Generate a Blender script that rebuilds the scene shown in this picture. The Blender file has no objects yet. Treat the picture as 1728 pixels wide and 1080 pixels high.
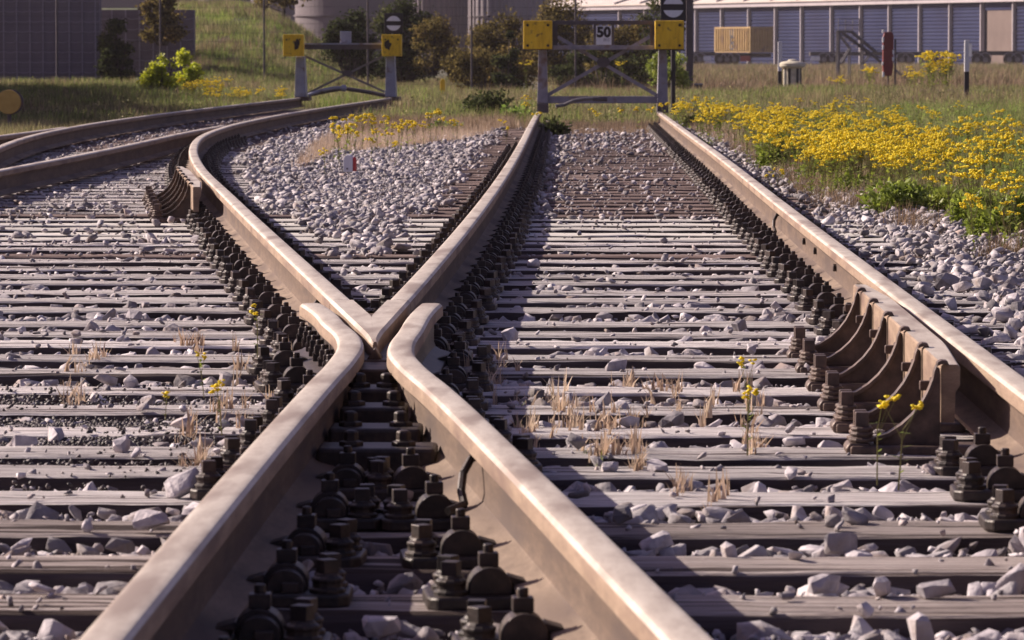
import bpy, bmesh, math, random
import numpy as np
from mathutils import Vector, Matrix, noise as mnoise
random.seed(7); RNG = np.random.default_rng(11)
R = math.radians
SC = bpy.context.scene
COL = SC.collection

# ------------------------------------------------------------------ camera, world, sun, exposure
F = 7400.0; EYE = 0.713; VX = 984.0; HY = 92.0        # focal length in photo pixels, eye height over rail top
cam_d = bpy.data.cameras.new("camera"); cam = bpy.data.objects.new("camera", cam_d); COL.objects.link(cam)
cam.location = (0, 0, EYE)
cam_d.sensor_width = 36; cam_d.lens = F / 1728 * 36; cam_d.clip_start = .1; cam_d.clip_end = 6000
cam.rotation_euler = (R(90) - math.atan(448 / F), 0, math.atan(120 / F))
cam_d.dof.use_dof = True; cam_d.dof.focus_distance = 16; cam_d.dof.aperture_fstop = 21
SC.camera = cam
SUN_EL, SUN_AZ = 29, -64          # azimuth from +Y, negative = to the left
w = bpy.data.worlds.new("World"); SC.world = w; w.use_nodes = True
nt = w.node_tree; nt.nodes.clear()
sky = nt.nodes.new('ShaderNodeTexSky'); sky.sky_type = 'NISHITA'; sky.sun_disc = False
sky.sun_elevation = R(SUN_EL); sky.sun_rotation = R(SUN_AZ); sky.dust_density = 2.0
mixn = nt.nodes.new('ShaderNodeMix'); mixn.data_type = 'RGBA'; mixn.blend_type = 'MULTIPLY'
mixn.inputs[0].default_value = 1; mixn.inputs[7].default_value = (1.10, .80, 1.0, 1)
bg = nt.nodes.new('ShaderNodeBackground'); bg.inputs[1].default_value = .057
wo = nt.nodes.new('ShaderNodeOutputWorld')
nt.links.new(sky.outputs[0], mixn.inputs[6]); nt.links.new(mixn.outputs[2], bg.inputs[0]); nt.links.new(bg.outputs[0], wo.inputs[0])
sd = bpy.data.lights.new("sun", 'SUN'); sd.energy = 5.0; sd.angle = R(.5); sd.color = (1, .86, .73)
so = bpy.data.objects.new("sun", sd); COL.objects.link(so)
sdir = Vector((math.sin(R(SUN_AZ)) * math.cos(R(SUN_EL)), math.cos(R(SUN_AZ)) * math.cos(R(SUN_EL)), math.sin(R(SUN_EL))))
so.rotation_euler = sdir.to_track_quat('Z', 'Y').to_euler(); so.location = sdir * 50
vs = SC.view_settings; vs.view_transform = 'Standard'; vs.look = 'None'; vs.gamma = 1; vs.use_curve_mapping = False
vs.exposure = .80

# ------------------------------------------------------------------ helpers
def at(px, py, z):                     # photo pixel -> point on the plane z
    D = F * (EYE - z) / (py - HY); return ((px - VX) / F * D, D, z)
def far(px, py, D):                    # photo pixel at distance D -> point
    return ((px - VX) / F * D, D, EYE - (py - HY) * D / F)
def X_(px, D): return (px - VX) / F * D
def Z_(py, D): return EYE - (py - HY) * D / F
def tag(o, label=None, cat=None, group=None, kind=None):
    if label: o['label'] = label
    if cat: o['category'] = cat
    if group: o['group'] = group
    if kind: o['kind'] = kind
    return o
def empty(name, loc=(0, 0, 0), rz=0):
    o = bpy.data.objects.new(name, None); COL.objects.link(o); o.location = loc; o.rotation_euler = (0, 0, rz)
    o.empty_display_size = .05; return o
def link(name, me, parent=None, loc=None, rz=0):
    o = bpy.data.objects.new(name, me); COL.objects.link(o)
    if parent: o.parent = parent
    if loc is not None: o.location = loc; o.rotation_euler = (0, 0, rz)
    return o
def copy_tree(o, parent=None):
    c = o.copy(); COL.objects.link(c)
    if parent is not None: c.parent = parent
    for ch in list(o.children): copy_tree(ch, c)
    return c

class MB:
    def __init__(s): s.v = []; s.f = []; s.m = []
    def add(s, vs, fs, m=0):
        b = len(s.v); s.v += [tuple(p) for p in vs]; s.f += [tuple(i + b for i in f) for f in fs]; s.m += [m] * len(fs); return s
    def box(s, x0, x1, y0, y1, z0, z1, m=0):
        return s.add([(x0,y0,z0),(x1,y0,z0),(x1,y1,z0),(x0,y1,z0),(x0,y0,z1),(x1,y0,z1),(x1,y1,z1),(x0,y1,z1)],
                     [(0,3,2,1),(4,5,6,7),(0,1,5,4),(1,2,6,5),(2,3,7,6),(3,0,4,7)], m)
    def tube(s, p0, p1, r0, r1=None, n=8, m=0, cap=True):
        r1 = r0 if r1 is None else r1
        p0 = Vector(p0); p1 = Vector(p1); d = (p1 - p0).normalized()
        u = d.orthogonal().normalized(); w_ = d.cross(u)
        vs = []
        for p, r in ((p0, r0), (p1, r1)):
            for k in range(n):
                a = 2 * math.pi * k / n; vs.append(p + (u * math.cos(a) + w_ * math.sin(a)) * r)
        fs = [(k, (k + 1) % n, n + (k + 1) % n, n + k) for k in range(n)]
        if cap: fs += [tuple(range(n - 1, -1, -1)), tuple(range(n, 2 * n))]
        return s.add(vs, fs, m)
    def path(s, pts, r, n=6, m=0):
        for a, b in zip(pts[:-1], pts[1:]): s.tube(a, b, r, r, n, m)
        return s
    def prism(s, poly, axis, a, b, m=0):   # poly 2d extruded along axis ('y': poly=(x,z); 'z': poly=(x,y); 'x': poly=(y,z))
        n = len(poly)
        def P(q, t): return {'y': (q[0], t, q[1]), 'z': (q[0], q[1], t), 'x': (t, q[0], q[1])}[axis]
        vs = [P(q, a) for q in poly] + [P(q, b) for q in poly]
        fs = [(k, (k + 1) % n, n + (k + 1) % n, n + k) for k in range(n)] + [tuple(range(n - 1, -1, -1)), tuple(range(n, 2 * n))]
        return s.add(vs, fs, m)
    def lathe(s, prof, c=(0, 0, 0), n=16, m=0):
        vs = []
        for r, z in prof:
            for k in range(n):
                a = 2 * math.pi * k / n; vs.append((c[0] + r * math.cos(a), c[1] + r * math.sin(a), c[2] + z))
        fs = [(i * n + k, i * n + (k + 1) % n, (i + 1) * n + (k + 1) % n, (i + 1) * n + k) for i in range(len(prof) - 1) for k in range(n)]
        fs += [tuple(range(n - 1, -1, -1)), tuple((len(prof) - 1) * n + k for k in range(n))]
        return s.add(vs, fs, m)
    def mesh(s, name, mats, bevel=0, smooth=None):
        me = bpy.data.meshes.new(name); me.from_pydata(s.v, [], s.f)
        for mm in (mats if isinstance(mats, (list, tuple)) else [mats]): me.materials.append(mm)
        me.polygons.foreach_set('material_index', s.m)
        bm = bmesh.new(); bm.from_mesh(me)
        bmesh.ops.recalc_face_normals(bm, faces=bm.faces)
        if bevel:
            es = [e for e in bm.edges if len(e.link_faces) == 2 and e.calc_face_angle(0) > .6]
            bmesh.ops.bevel(bm, geom=es, offset=bevel, segments=2, profile=.5, affect='EDGES', clamp_overlap=True)
        bm.to_mesh(me); bm.free()
        if smooth is not None:
            me.polygons.foreach_set('use_smooth', [True] * len(me.polygons)); me.set_sharp_from_angle(angle=R(smooth))
        me.update(); return me
    def build(s, name, mats, parent=None, bevel=0, smooth=None, loc=None, rz=0):
        return link(name, s.mesh(name, mats, bevel, smooth), parent, loc, rz)

# mass meshes ------------------------------------------------------
def tri_arrays(v, f, m=None):          # triangulated prototype
    t = []; mi = []
    for k, q in enumerate(f):
        for i in range(1, len(q) - 1): t.append((q[0], q[i], q[i + 1])); mi.append(0 if m is None else m[k])
    return np.array(v, np.float32), np.array(t, np.int32), np.array(mi, np.int32)
def scatter(name, protos, which, loc, rot, scl, mats, smooth=False, parent=None):
    """protos: list of (V,T,M); which: proto index per instance; loc (n,3); rot (n,3,3); scl (n,) or (n,3)"""
    VS, TS, MS = [], [], []; base = 0
    scl = np.asarray(scl, np.float32)
    if scl.ndim == 1: scl = np.repeat(scl[:, None], 3, 1)
    for p, (V, T, M) in enumerate(protos):
        idx = np.nonzero(which == p)[0]
        if len(idx) == 0: continue
        W = V[None] * scl[idx][:, None, :]
        W = np.einsum('nij,nvj->nvi', rot[idx], W) + loc[idx][:, None, :]
        n = len(idx); nv = len(V)
        TT = T[None] + (np.arange(n) * nv)[:, None, None] + base
        VS.append(W.reshape(-1, 3)); TS.append(TT.reshape(-1, 3)); MS.append(np.tile(M, n)); base += n * nv
    V = np.concatenate(VS).astype(np.float32); T = np.concatenate(TS).astype(np.int32); M = np.concatenate(MS).astype(np.int32)
    me = bpy.data.meshes.new(name)
    me.vertices.add(len(V)); me.vertices.foreach_set('co', V.ravel())
    me.loops.add(len(T) * 3); me.loops.foreach_set('vertex_index', T.ravel())
    me.polygons.add(len(T)); me.polygons.foreach_set('loop_start', np.arange(0, len(T) * 3, 3, dtype=np.int32))
    for mm in mats: me.materials.append(mm)
    me.polygons.foreach_set('material_index', M)
    me.update(calc_edges=True)
    if smooth: me.polygons.foreach_set('use_smooth', np.ones(len(T), bool))
    return link(name, me, parent)
def rotz(a):
    n = len(a); c, s = np.cos(a), np.sin(a); m = np.zeros((n, 3, 3), np.float32)
    m[:, 0, 0] = c; m[:, 0, 1] = -s; m[:, 1, 0] = s; m[:, 1, 1] = c; m[:, 2, 2] = 1; return m
def rotany(n, tilt=math.pi):
    a = RNG.uniform(0, 2 * math.pi, n); b = RNG.uniform(-tilt, tilt, n); c = RNG.uniform(0, 2 * math.pi, n)
    A = rotz(a); C = rotz(c); B = np.zeros((n, 3, 3), np.float32); B[:, 0, 0] = 1
    B[:, 1, 1] = np.cos(b); B[:, 1, 2] = -np.sin(b); B[:, 2, 1] = np.sin(b); B[:, 2, 2] = np.cos(b)
    return A @ B @ C

# ------------------------------------------------------------------ materials
def N(nt, t, **kw):
    n = nt.nodes.new(t)
    for k, v in kw.items(): setattr(n, k, v)
    return n
def ramp(nt, fac, stops):
    r = N(nt, 'ShaderNodeValToRGB'); e = r.color_ramp.elements
    while len(e) < len(stops): e.new(.5)
    for i, (p, c) in enumerate(stops): e[i].position = p; e[i].color = (*c, 1)
    nt.links.new(fac, r.inputs[0]); return r.outputs[0]
def mat(name, stops, rough=.7, metal=0, scale=8, stretch=(1, 1, 1), detail=6, bump=.3, bscale=None, bdist=.01,
        island=None, transl=0, objrand=False, second=None, spec=.5, nrough=.6, coat=0, lo=.3, hi=.7, along=False):
    """colour = ramp over noise; island: amount of per-island brightness change; second: (stops colour, scale, lo, hi) blotches mixed over"""
    m = bpy.data.materials.new(name); m.use_nodes = True; nt = m.node_tree; nt.nodes.clear(); L = nt.links.new
    out = N(nt, 'ShaderNodeOutputMaterial'); bs = N(nt, 'ShaderNodeBsdfPrincipled')
    tc = N(nt, 'ShaderNodeTexCoord'); vec = tc.outputs['Object']
    if objrand:
        oi = N(nt, 'ShaderNodeObjectInfo'); mm = N(nt, 'ShaderNodeMath', operation='MULTIPLY'); mm.inputs[1].default_value = 37
        L(oi.outputs['Random'], mm.inputs[0]); va = N(nt, 'ShaderNodeVectorMath', operation='ADD'); L(vec, va.inputs[0]); L(mm.outputs[0], va.inputs[1]); vec = va.outputs[0]
    mp = N(nt, 'ShaderNodeMapping'); mp.inputs['Scale'].default_value = stretch; L(vec, mp.inputs[0])
    no = N(nt, 'ShaderNodeTexNoise'); no.inputs['Scale'].default_value = scale; no.inputs['Detail'].default_value = detail; no.inputs['Roughness'].default_value = nrough
    L(mp.outputs[0], no.inputs['Vector'])
    mr = N(nt, 'ShaderNodeMapRange'); mr.inputs[1].default_value = lo; mr.inputs[2].default_value = hi; L(no.outputs['Fac'], mr.inputs[0])
    c = ramp(nt, mr.outputs[0], [(i / max(1, len(stops) - 1), s) for i, s in enumerate(stops)])
    if second:
        col2, sc2, lo2, hi2 = second
        n2 = N(nt, 'ShaderNodeTexNoise'); n2.inputs['Scale'].default_value = sc2; n2.inputs['Detail'].default_value = 5; L(mp.outputs[0] if along else vec, n2.inputs['Vector'])
        r2 = N(nt, 'ShaderNodeMapRange'); r2.inputs[1].default_value = lo2; r2.inputs[2].default_value = hi2; L(n2.outputs['Fac'], r2.inputs[0])
        mx = N(nt, 'ShaderNodeMix', data_type='RGBA'); L(r2.outputs[0], mx.inputs[0]); L(c, mx.inputs[6]); mx.inputs[7].default_value = (*col2, 1); c = mx.outputs[2]
    if island or objrand:
        src = N(nt, 'ShaderNodeNewGeometry').outputs['Random Per Island'] if island else oi.outputs['Random']
        am = island or .22
        r3 = N(nt, 'ShaderNodeMapRange'); r3.inputs[3].default_value = 1 - am; r3.inputs[4].default_value = 1 + am; L(src, r3.inputs[0])
        vm = N(nt, 'ShaderNodeVectorMath', operation='SCALE'); L(c, vm.inputs[0]); L(r3.outputs[0], vm.inputs['Scale']); c = vm.outputs[0]
    L(c, bs.inputs['Base Color']); bs.inputs['Roughness'].default_value = rough; bs.inputs['Metallic'].default_value = metal
    bs.inputs['Specular IOR Level'].default_value = spec; bs.inputs['Coat Weight'].default_value = coat
    if bump:
        nb = N(nt, 'ShaderNodeTexNoise'); nb.inputs['Scale'].default_value = bscale or scale * 3; nb.inputs['Detail'].default_value = 4; L(mp.outputs[0], nb.inputs['Vector'])
        bp = N(nt, 'ShaderNodeBump'); bp.inputs['Strength'].default_value = bump; bp.inputs['Distance'].default_value = bdist; L(nb.outputs['Fac'], bp.inputs['Height']); L(bp.outputs[0], bs.inputs['Normal'])
    if transl:
        tr = N(nt, 'ShaderNodeBsdfTranslucent'); L(c, tr.inputs[0]); ms = N(nt, 'ShaderNodeMixShader'); ms.inputs[0].default_value = transl
        L(bs.outputs[0], ms.inputs[1]); L(tr.outputs[0], ms.inputs[2]); L(ms.outputs[0], out.inputs[0])
    else: L(bs.outputs[0], out.inputs[0])
    return m

M = {}
M['rail_top'] = mat('worn rail head', [(.34,.285,.235),(.50,.44,.37),(.63,.575,.50)], rough=.5, metal=.1, scale=11, stretch=(2.2,.45,1), detail=14, nrough=.8, bump=.15, bscale=120, bdist=.0008, second=((.29,.23,.185), 4, .50, .64), along=True)
M['rail_rust'] = mat('rusty rail side', [(.15,.10,.068),(.25,.175,.12),(.35,.255,.18)], rough=.8, scale=16, stretch=(1,.35,2.2), detail=14, nrough=.8, bump=.3, bscale=120, bdist=.001, second=((.15,.095,.07), 5, .50, .66), along=True)
M['rail_web'] = mat('dark rusty rail web', [(.06,.038,.028),(.105,.068,.047),(.17,.115,.08)], rough=.85, scale=16, stretch=(1,.35,2.2), detail=14, nrough=.8, bump=.3, bscale=120, bdist=.001, second=((.07,.045,.036), 5, .48, .66), along=True)  # rust colour darkened to hold the shadow band under the head
M['rail_foot'] = mat('dirty rail foot', [(.10,.068,.05),(.18,.13,.095),(.27,.20,.15)], rough=.85, scale=16, stretch=(1,.35,2.2), detail=14, nrough=.8, bump=.3, bscale=120, bdist=.001, second=((.09,.06,.048), 4, .48, .62), along=True)  # dirty rust, darkened further for the shade in the trough
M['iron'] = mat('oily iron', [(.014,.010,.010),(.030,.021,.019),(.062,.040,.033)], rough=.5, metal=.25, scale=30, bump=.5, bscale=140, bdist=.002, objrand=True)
M['chair'] = mat('rusty cast iron', [(.04,.027,.024),(.085,.056,.045),(.15,.098,.075)], rough=.55, metal=.2, scale=18, bump=.4, bscale=120, bdist=.002)
M['wood'] = mat('weathered sleeper wood', [(.08,.068,.07),(.36,.325,.325),(.60,.56,.555),(.72,.69,.685)], rough=.9, scale=3.0, stretch=(.55,22,9), detail=12, nrough=.74, bump=1, bscale=9, bdist=.016, objrand=True, second=((.10,.08,.08), 1.3, .56, .62), along=True, spec=.15, lo=.30, hi=.64)
M['wood_near'] = mat('brown weathered sleeper', [(.05,.04,.04),(.21,.175,.165),(.38,.33,.315),(.52,.465,.445)], rough=.9, scale=3.0, stretch=(.55,22,9), detail=12, nrough=.74, bump=1, bscale=9, bdist=.016, objrand=True, second=((.055,.04,.037), 1.3, .53, .59), along=True, spec=.15, lo=.28, hi=.66)
M['wood_side'] = mat('tarred sleeper side', [(.032,.024,.027),(.06,.046,.048),(.09,.07,.07)], rough=.85, scale=4, stretch=(.6,8,8), bump=.6, bscale=9, bdist=.01, objrand=True, spec=.2)  # tar colour, with the shade of the near faces painted in
M['wood_brown'] = mat('red brown sleeper wood', [(.07,.05,.047),(.16,.115,.105),(.27,.205,.19)], rough=.9, scale=3.2, stretch=(.8,14,9), detail=9, bump=.7, bscale=7, bdist=.01, objrand=True, second=((.09,.06,.055), 3, .5, .7), spec=.2)
M['wood_pale'] = mat('pale new sleeper', [(.36,.34,.32),(.50,.47,.44),(.58,.56,.53)], rough=.85, scale=3.2, stretch=(.8,10,9), bump=.5, bscale=8, bdist=.008, objrand=True)
M['stone'] = mat('ballast stone', [(.17,.155,.175),(.34,.315,.335),(.51,.48,.49)], rough=.85, scale=14, detail=8, bump=.8, bscale=55, bdist=.006, island=.5, spec=.25, second=((.24,.19,.17), 11, .50, .70))
M['cinder'] = mat('dark cinder', [(.035,.028,.03),(.08,.065,.07)], rough=.6, scale=60, island=.7, bump=.3)
M['ground'] = mat('ballast dust ground', [(.045,.038,.04),(.085,.072,.072),(.13,.11,.105)], rough=.95, scale=25, detail=10, bump=1, bscale=60, bdist=.02)
M['earth'] = mat('grassy earth', [(.04,.036,.022),(.085,.07,.045),(.14,.11,.075)], rough=.95, scale=1.2, detail=12, bump=1, bscale=9, bdist=.08, second=((.05,.075,.02), .3, .45, .65))
M['grass'] = mat('green grass', [(.085,.14,.03),(.18,.26,.05),(.34,.37,.10)], rough=.6, scale=2.2, detail=3, bump=0, island=.65, transl=.5, spec=.3, lo=.35, hi=.65)
M['grass_grey'] = mat('olive grass', [(.08,.085,.035),(.19,.185,.08),(.36,.31,.16)], rough=.7, scale=1.8, detail=3, bump=0, island=.65, transl=.48, spec=.3, lo=.35, hi=.65)
M['dry'] = mat('dry grass', [(.32,.22,.16),(.50,.38,.28),(.60,.49,.38)], rough=.8, scale=3, bump=0, island=.35, transl=.35)
M['dry_dull'] = mat('dull purple brown grass', [(.12,.085,.055),(.25,.175,.11),(.40,.29,.19)], rough=.8, scale=2, bump=0, island=.6, transl=.25)
M['weed'] = mat('bright weed leaf', [(.12,.17,.025),(.24,.30,.045),(.40,.43,.08)], rough=.5, scale=3, bump=0, island=.4, transl=.45)
M['lime'] = mat('lime leaf', [(.26,.32,.015),(.44,.48,.03),(.56,.56,.06)], rough=.5, scale=3, bump=0, island=.35, transl=.5)
M['bush'] = mat('dark bush leaf', [(.03,.042,.016),(.065,.078,.027),(.12,.115,.04)], rough=.75, scale=.9, bump=0, island=.8, transl=.35, spec=.1)
M['bush_warm'] = mat('autumn bush leaf', [(.07,.06,.022),(.15,.12,.04),(.28,.19,.07)], rough=.75, scale=.9, bump=0, island=.8, transl=.45, spec=.1)
M['yellow'] = mat('ragwort yellow', [(.90,.72,.012),(.95,.83,.03)], rough=.6, scale=40, bump=0, island=.14, transl=.35)
M['stem'] = mat('stem', [(.16,.17,.06),(.25,.20,.10)], rough=.7, scale=10, bump=0, island=.3, transl=.2)
M['bark'] = mat('bark', [(.05,.04,.035),(.11,.085,.07)], rough=.9, scale=10, bump=.5)
M['steel_grey'] = mat('grey paint', [(.17,.165,.21),(.25,.24,.29),(.31,.30,.34)], rough=.6, scale=6, bump=.15, second=((.16,.10,.08), 6, .54, .68))
M['steel_dark'] = mat('dark grey paint', [(.055,.045,.055),(.10,.085,.095)], rough=.6, scale=6, bump=.2, second=((.12,.075,.06), 7, .58, .72))
M['blue_grey'] = mat('blue grey paint', [(.21,.225,.31),(.28,.295,.385),(.34,.35,.44)], rough=.55, scale=5, bump=.1, second=((.17,.12,.11), 7, .56, .70))
M['block_yellow'] = mat('yellow painted wood', [(.62,.37,.015),(.80,.51,.02),(.85,.57,.03)], rough=.7, scale=4, stretch=(6,1,1.2), bump=.5, bscale=14, bdist=.01, second=((.22,.12,.03), 14, .60, .72))
M['black'] = mat('black', [(.016,.014,.018),(.028,.024,.028)], rough=.6, scale=8, bump=.1)
M['black_worn'] = mat('scraped black', [(.02,.014,.012),(.05,.035,.02)], rough=.8, scale=20, bump=.3)
M['white'] = mat('white enamel', [(.60,.60,.64),(.70,.70,.73)], rough=.5, scale=8, bump=.05, second=((.5,.45,.42), 9, .6, .8))
M['signwhite'] = mat('sign white', [(.66,.68,.74),(.76,.77,.82)], rough=.5, scale=20, bump=0)
M['red'] = mat('red paint', [(.38,.03,.03),(.50,.05,.05)], rough=.5, scale=8, bump=.05)
M['maroon'] = mat('maroon paint', [(.13,.018,.018),(.20,.032,.03)], rough=.5, scale=7, bump=.1)
M['concrete'] = mat('pale concrete', [(.36,.32,.25),(.50,.46,.36),(.58,.54,.44)], rough=.85, scale=12, bump=.4)
M['ochre'] = mat('ochre disc', [(.36,.23,.05),(.46,.31,.08)], rough=.6, scale=12, bump=.1)
M['post_yellow'] = mat('yellow plastic', [(.85,.48,.01),(.92,.56,.015)], rough=.5, scale=8, bump=0)
M['wall'] = mat('dark panel wall', [(.14,.115,.14),(.185,.155,.18)], rough=.85, scale=1.5, bump=.2)
M['seam'] = mat('pale seam', [(.26,.23,.27),(.32,.29,.33)], rough=.8, scale=3, bump=0)
M['wire'] = mat('fence wire', [(.05,.045,.05),(.08,.07,.08)], rough=.6, scale=4, bump=0)
M['silo'] = mat('silo cladding', [(.13,.11,.13),(.19,.165,.19),(.24,.21,.23)], rough=.6, metal=.1, scale=.5, stretch=(1,1,.3), bump=.1)
M['silo_pink'] = mat('silo concrete', [(.11,.092,.105),(.155,.13,.145)], rough=.8, scale=.6, stretch=(1,1,.3), bump=.1)
M['shed_blue'] = mat('blue sheet cladding', [(.020,.026,.066),(.029,.036,.086),(.038,.046,.10)], rough=.95, spec=.05, scale=.15, bump=0, second=((.03,.03,.062), .2, .5, .8))
M['shed_white'] = mat('pale shed trim', [(.42,.38,.41),(.50,.46,.48)], rough=.9, spec=.1, scale=1, bump=0)
M['roof'] = mat('pale roof', [(.50,.44,.40),(.64,.57,.52)], rough=.7, scale=.4, stretch=(1,3,1), bump=.1)
M['door_tan'] = mat('tan roller door', [(.17,.135,.125),(.22,.175,.16)], rough=.95, spec=.05, scale=.6, bump=0)
M['container'] = mat('container ochre', [(.33,.21,.07),(.42,.28,.10)], rough=.6, scale=1.5, bump=0, second=((.22,.14,.08), 1.2, .55, .7))
M['rubber'] = mat('tyre', [(.015,.013,.014),(.03,.026,.027)], rough=.8, scale=8, bump=0)
M['galv'] = mat('galvanised steel', [(.12,.11,.12),(.19,.18,.19)], rough=.5, metal=.2, scale=6, bump=.1)
M['pale_rock'] = M['stone']

# ------------------------------------------------------------------ track geometry
def spline(pts):
    ys = np.array([p[0] for p in pts]); xs = np.array([p[1] for p in pts])
    m = np.gradient(xs, ys)
    def f(y):
        y = float(y)
        if y <= ys[0]: return xs[0] + m[0] * (y - ys[0])
        if y >= ys[-1]: return xs[-1] + m[-1] * (y - ys[-1])
        i = int(np.searchsorted(ys, y)) - 1; h = ys[i + 1] - ys[i]; t = (y - ys[i]) / h
        return ((2*t**3-3*t*t+1)*xs[i] + (t**3-2*t*t+t)*h*m[i] + (-2*t**3+3*t*t)*xs[i+1] + (t**3-t*t)*h*m[i+1])
    return f
XR = spline([(0, .94), (7, .955), (10, .952), (13.5, .95), (20, .952), (30, .968), (42, .958), (55, .95)])
XL = spline([(4, -.592), (5.3, -.59), (8, -.582), (10, -.568), (10.8, -.558), (56, -.553)])     # straight track, left rail
X1 = spline([(2.5,.44),(5.34,.133),(7.67,-.118),(10.39,-.43),(13.6,-.803),(16.2,-1.105),(21.9,-1.76),(28.4,-2.49),(33.4,-2.97),(38.2,-3.33),(44,-3.56),(50,-3.61),(56,-3.56),(62,-3.44),(67,-3.32),(74,-3.17)])
XB = lambda y: X1(y) - 1.512
XA = lambda y: -3.61 if y < 40 else -3.61 - .0 * y
XC = lambda y: -5.12

HALF = [(0,0),(.015,-.0002),(.0235,-.0012),(.0262,-.0022),(.0325,-.0085),(.0338,-.012),(.0345,-.036),(.031,-.040),(.013,-.050),(.0085,-.062),(.008,-.085),(.0085,-.110),(.013,-.124),(.028,-.133),(.058,-.141),(.0625,-.144),(.0625,-.154)]
PROF = [(-x, z) for x, z in HALF[::-1]] + HALF[1:]
def sweep(mb, f, y0, y1, step=.25, zf=None, prof=PROF, topm=True, off=0, dark=None):
    n = max(2, int((y1 - y0) / step) + 1); ys = np.linspace(y0, y1, n); P = len(prof); vs = []
    for y in ys:
        x = f(y); t = (f(y + .05) - f(y - .05)) / .1; l = math.hypot(1, t); nx, ny = 1 / l, -t / l
        dz = zf(y) if zf else 0
        for a, b in prof: vs.append((x + (a + off) * nx, y + (a + off) * ny, b + dz))
    base = len(mb.v); mb.v += vs
    for i in range(n - 1):
        for k in range(P - 1):
            mb.f.append((base+i*P+k, base+(i+1)*P+k, base+(i+1)*P+k+1, base+i*P+k+1))
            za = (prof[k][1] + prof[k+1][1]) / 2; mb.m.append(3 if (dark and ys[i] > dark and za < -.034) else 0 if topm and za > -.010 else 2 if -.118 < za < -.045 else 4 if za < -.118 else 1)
        mb.f.append((base+i*P+P-1, base+(i+1)*P+P-1, base+(i+1)*P, base+i*P)); mb.m.append(1)
    mb.f.append(tuple(base + k for k in range(P))); mb.m.append(1)
    mb.f.append(tuple(base + (n-1)*P + k for k in range(P - 1, -1, -1))); mb.m.append(1)
RM = [M['rail_top'], M['rail_rust'], M['rail_web'], M['iron'], M['rail_foot']]
def rail(label, f, y0, y1, step=.25, name='rail', **k):
    mb = MB(); sweep(mb, f, y0, y1, step, **k)
    o = mb.build(name, RM, smooth=19); tag(o, label, 'rail'); return o
r_right = rail('long straight rusty rail on the right side of the near track, check rail beside it', XR, 4, 54.6)
# wing rails: bend away at the throat
def smooth_bend(pts):
    f = spline(pts); return f
WL = smooth_bend([(4.4,-.592),(6,-.588),(8,-.582),(9.6,-.572),(10.3,-.566),(10.75,-.572),(11.15,-.600),(11.7,-.668),(12.1,-.712),(12.42,-.757),(12.6,-.785)])
WRp = smooth_bend([(4.4,.234),(5.34,.133),(7.67,-.118),(9.4,-.312),(10.1,-.398),(10.5,-.436),(10.85,-.449),(11.4,-.448),(12.0,-.449),(12.35,-.444),(12.6,-.436)])
wl = rail('thick near rail at lower left bending into the left wing of the crossing', WL, 4.4, 12.58, .06, name='wing_rail', dark=10.55)  # dark: web and foot past the throat coloured iron for their shade
for k in range(9):
    for zz in (-.062, -.085):
        yb = 10.75 + k * .19 + (.07 if zz < -.07 else 0); m = MB(); m.box(-.040, -.004, -.016, .016, -.013, .013); m.lathe([(.008,0),(.008,.014)], (-.030, 0, .012), 6); o = m.build('web_bolt', M['iron'], wl, bevel=.003); o.location = (WL(yb) - .022, yb, zz)
r_wr = rail('thick sunlit near rail at lower right bending into the right wing of the crossing', WRp, 4.4, 12.58, .06, name='wing_rail', dark=10.6)  # same painted shade on web and foot of this wing
XLs = lambda y: XL(y); 
rail('straight rail running from the crossing point to the left post of the near buffer stop', XL, 12.75, 54.6)
rail('rail curving left from the crossing point and back toward the far buffer stop', X1, 12.75, 73.2)
rail('outermost curving rail at far left leading to the left post of the far buffer stop', XB, 30, 73.2)
# switch blades of the third track
def blade(f, y0, y1, label):
    mb = MB(); sweep(mb, f, y0, y1, .4); return tag(mb.build('switch_rail', RM, smooth=32), label, 'rail')
blade(spline([(22,-3.63),(27.2,-3.62),(30.7,-3.60),(36,-3.62),(40,-3.66),(44.0,-3.64)]), 22, 44.2, 'straight inner rail crossing the left edge below the outer curved rail')
blade(spline([(30,-5.16),(38,-5.16),(43,-5.12),(44.5,-5.14)]), 30, 43.2, 'thin outermost rail merging into the curved rail beside the dark left meadow')

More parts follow.
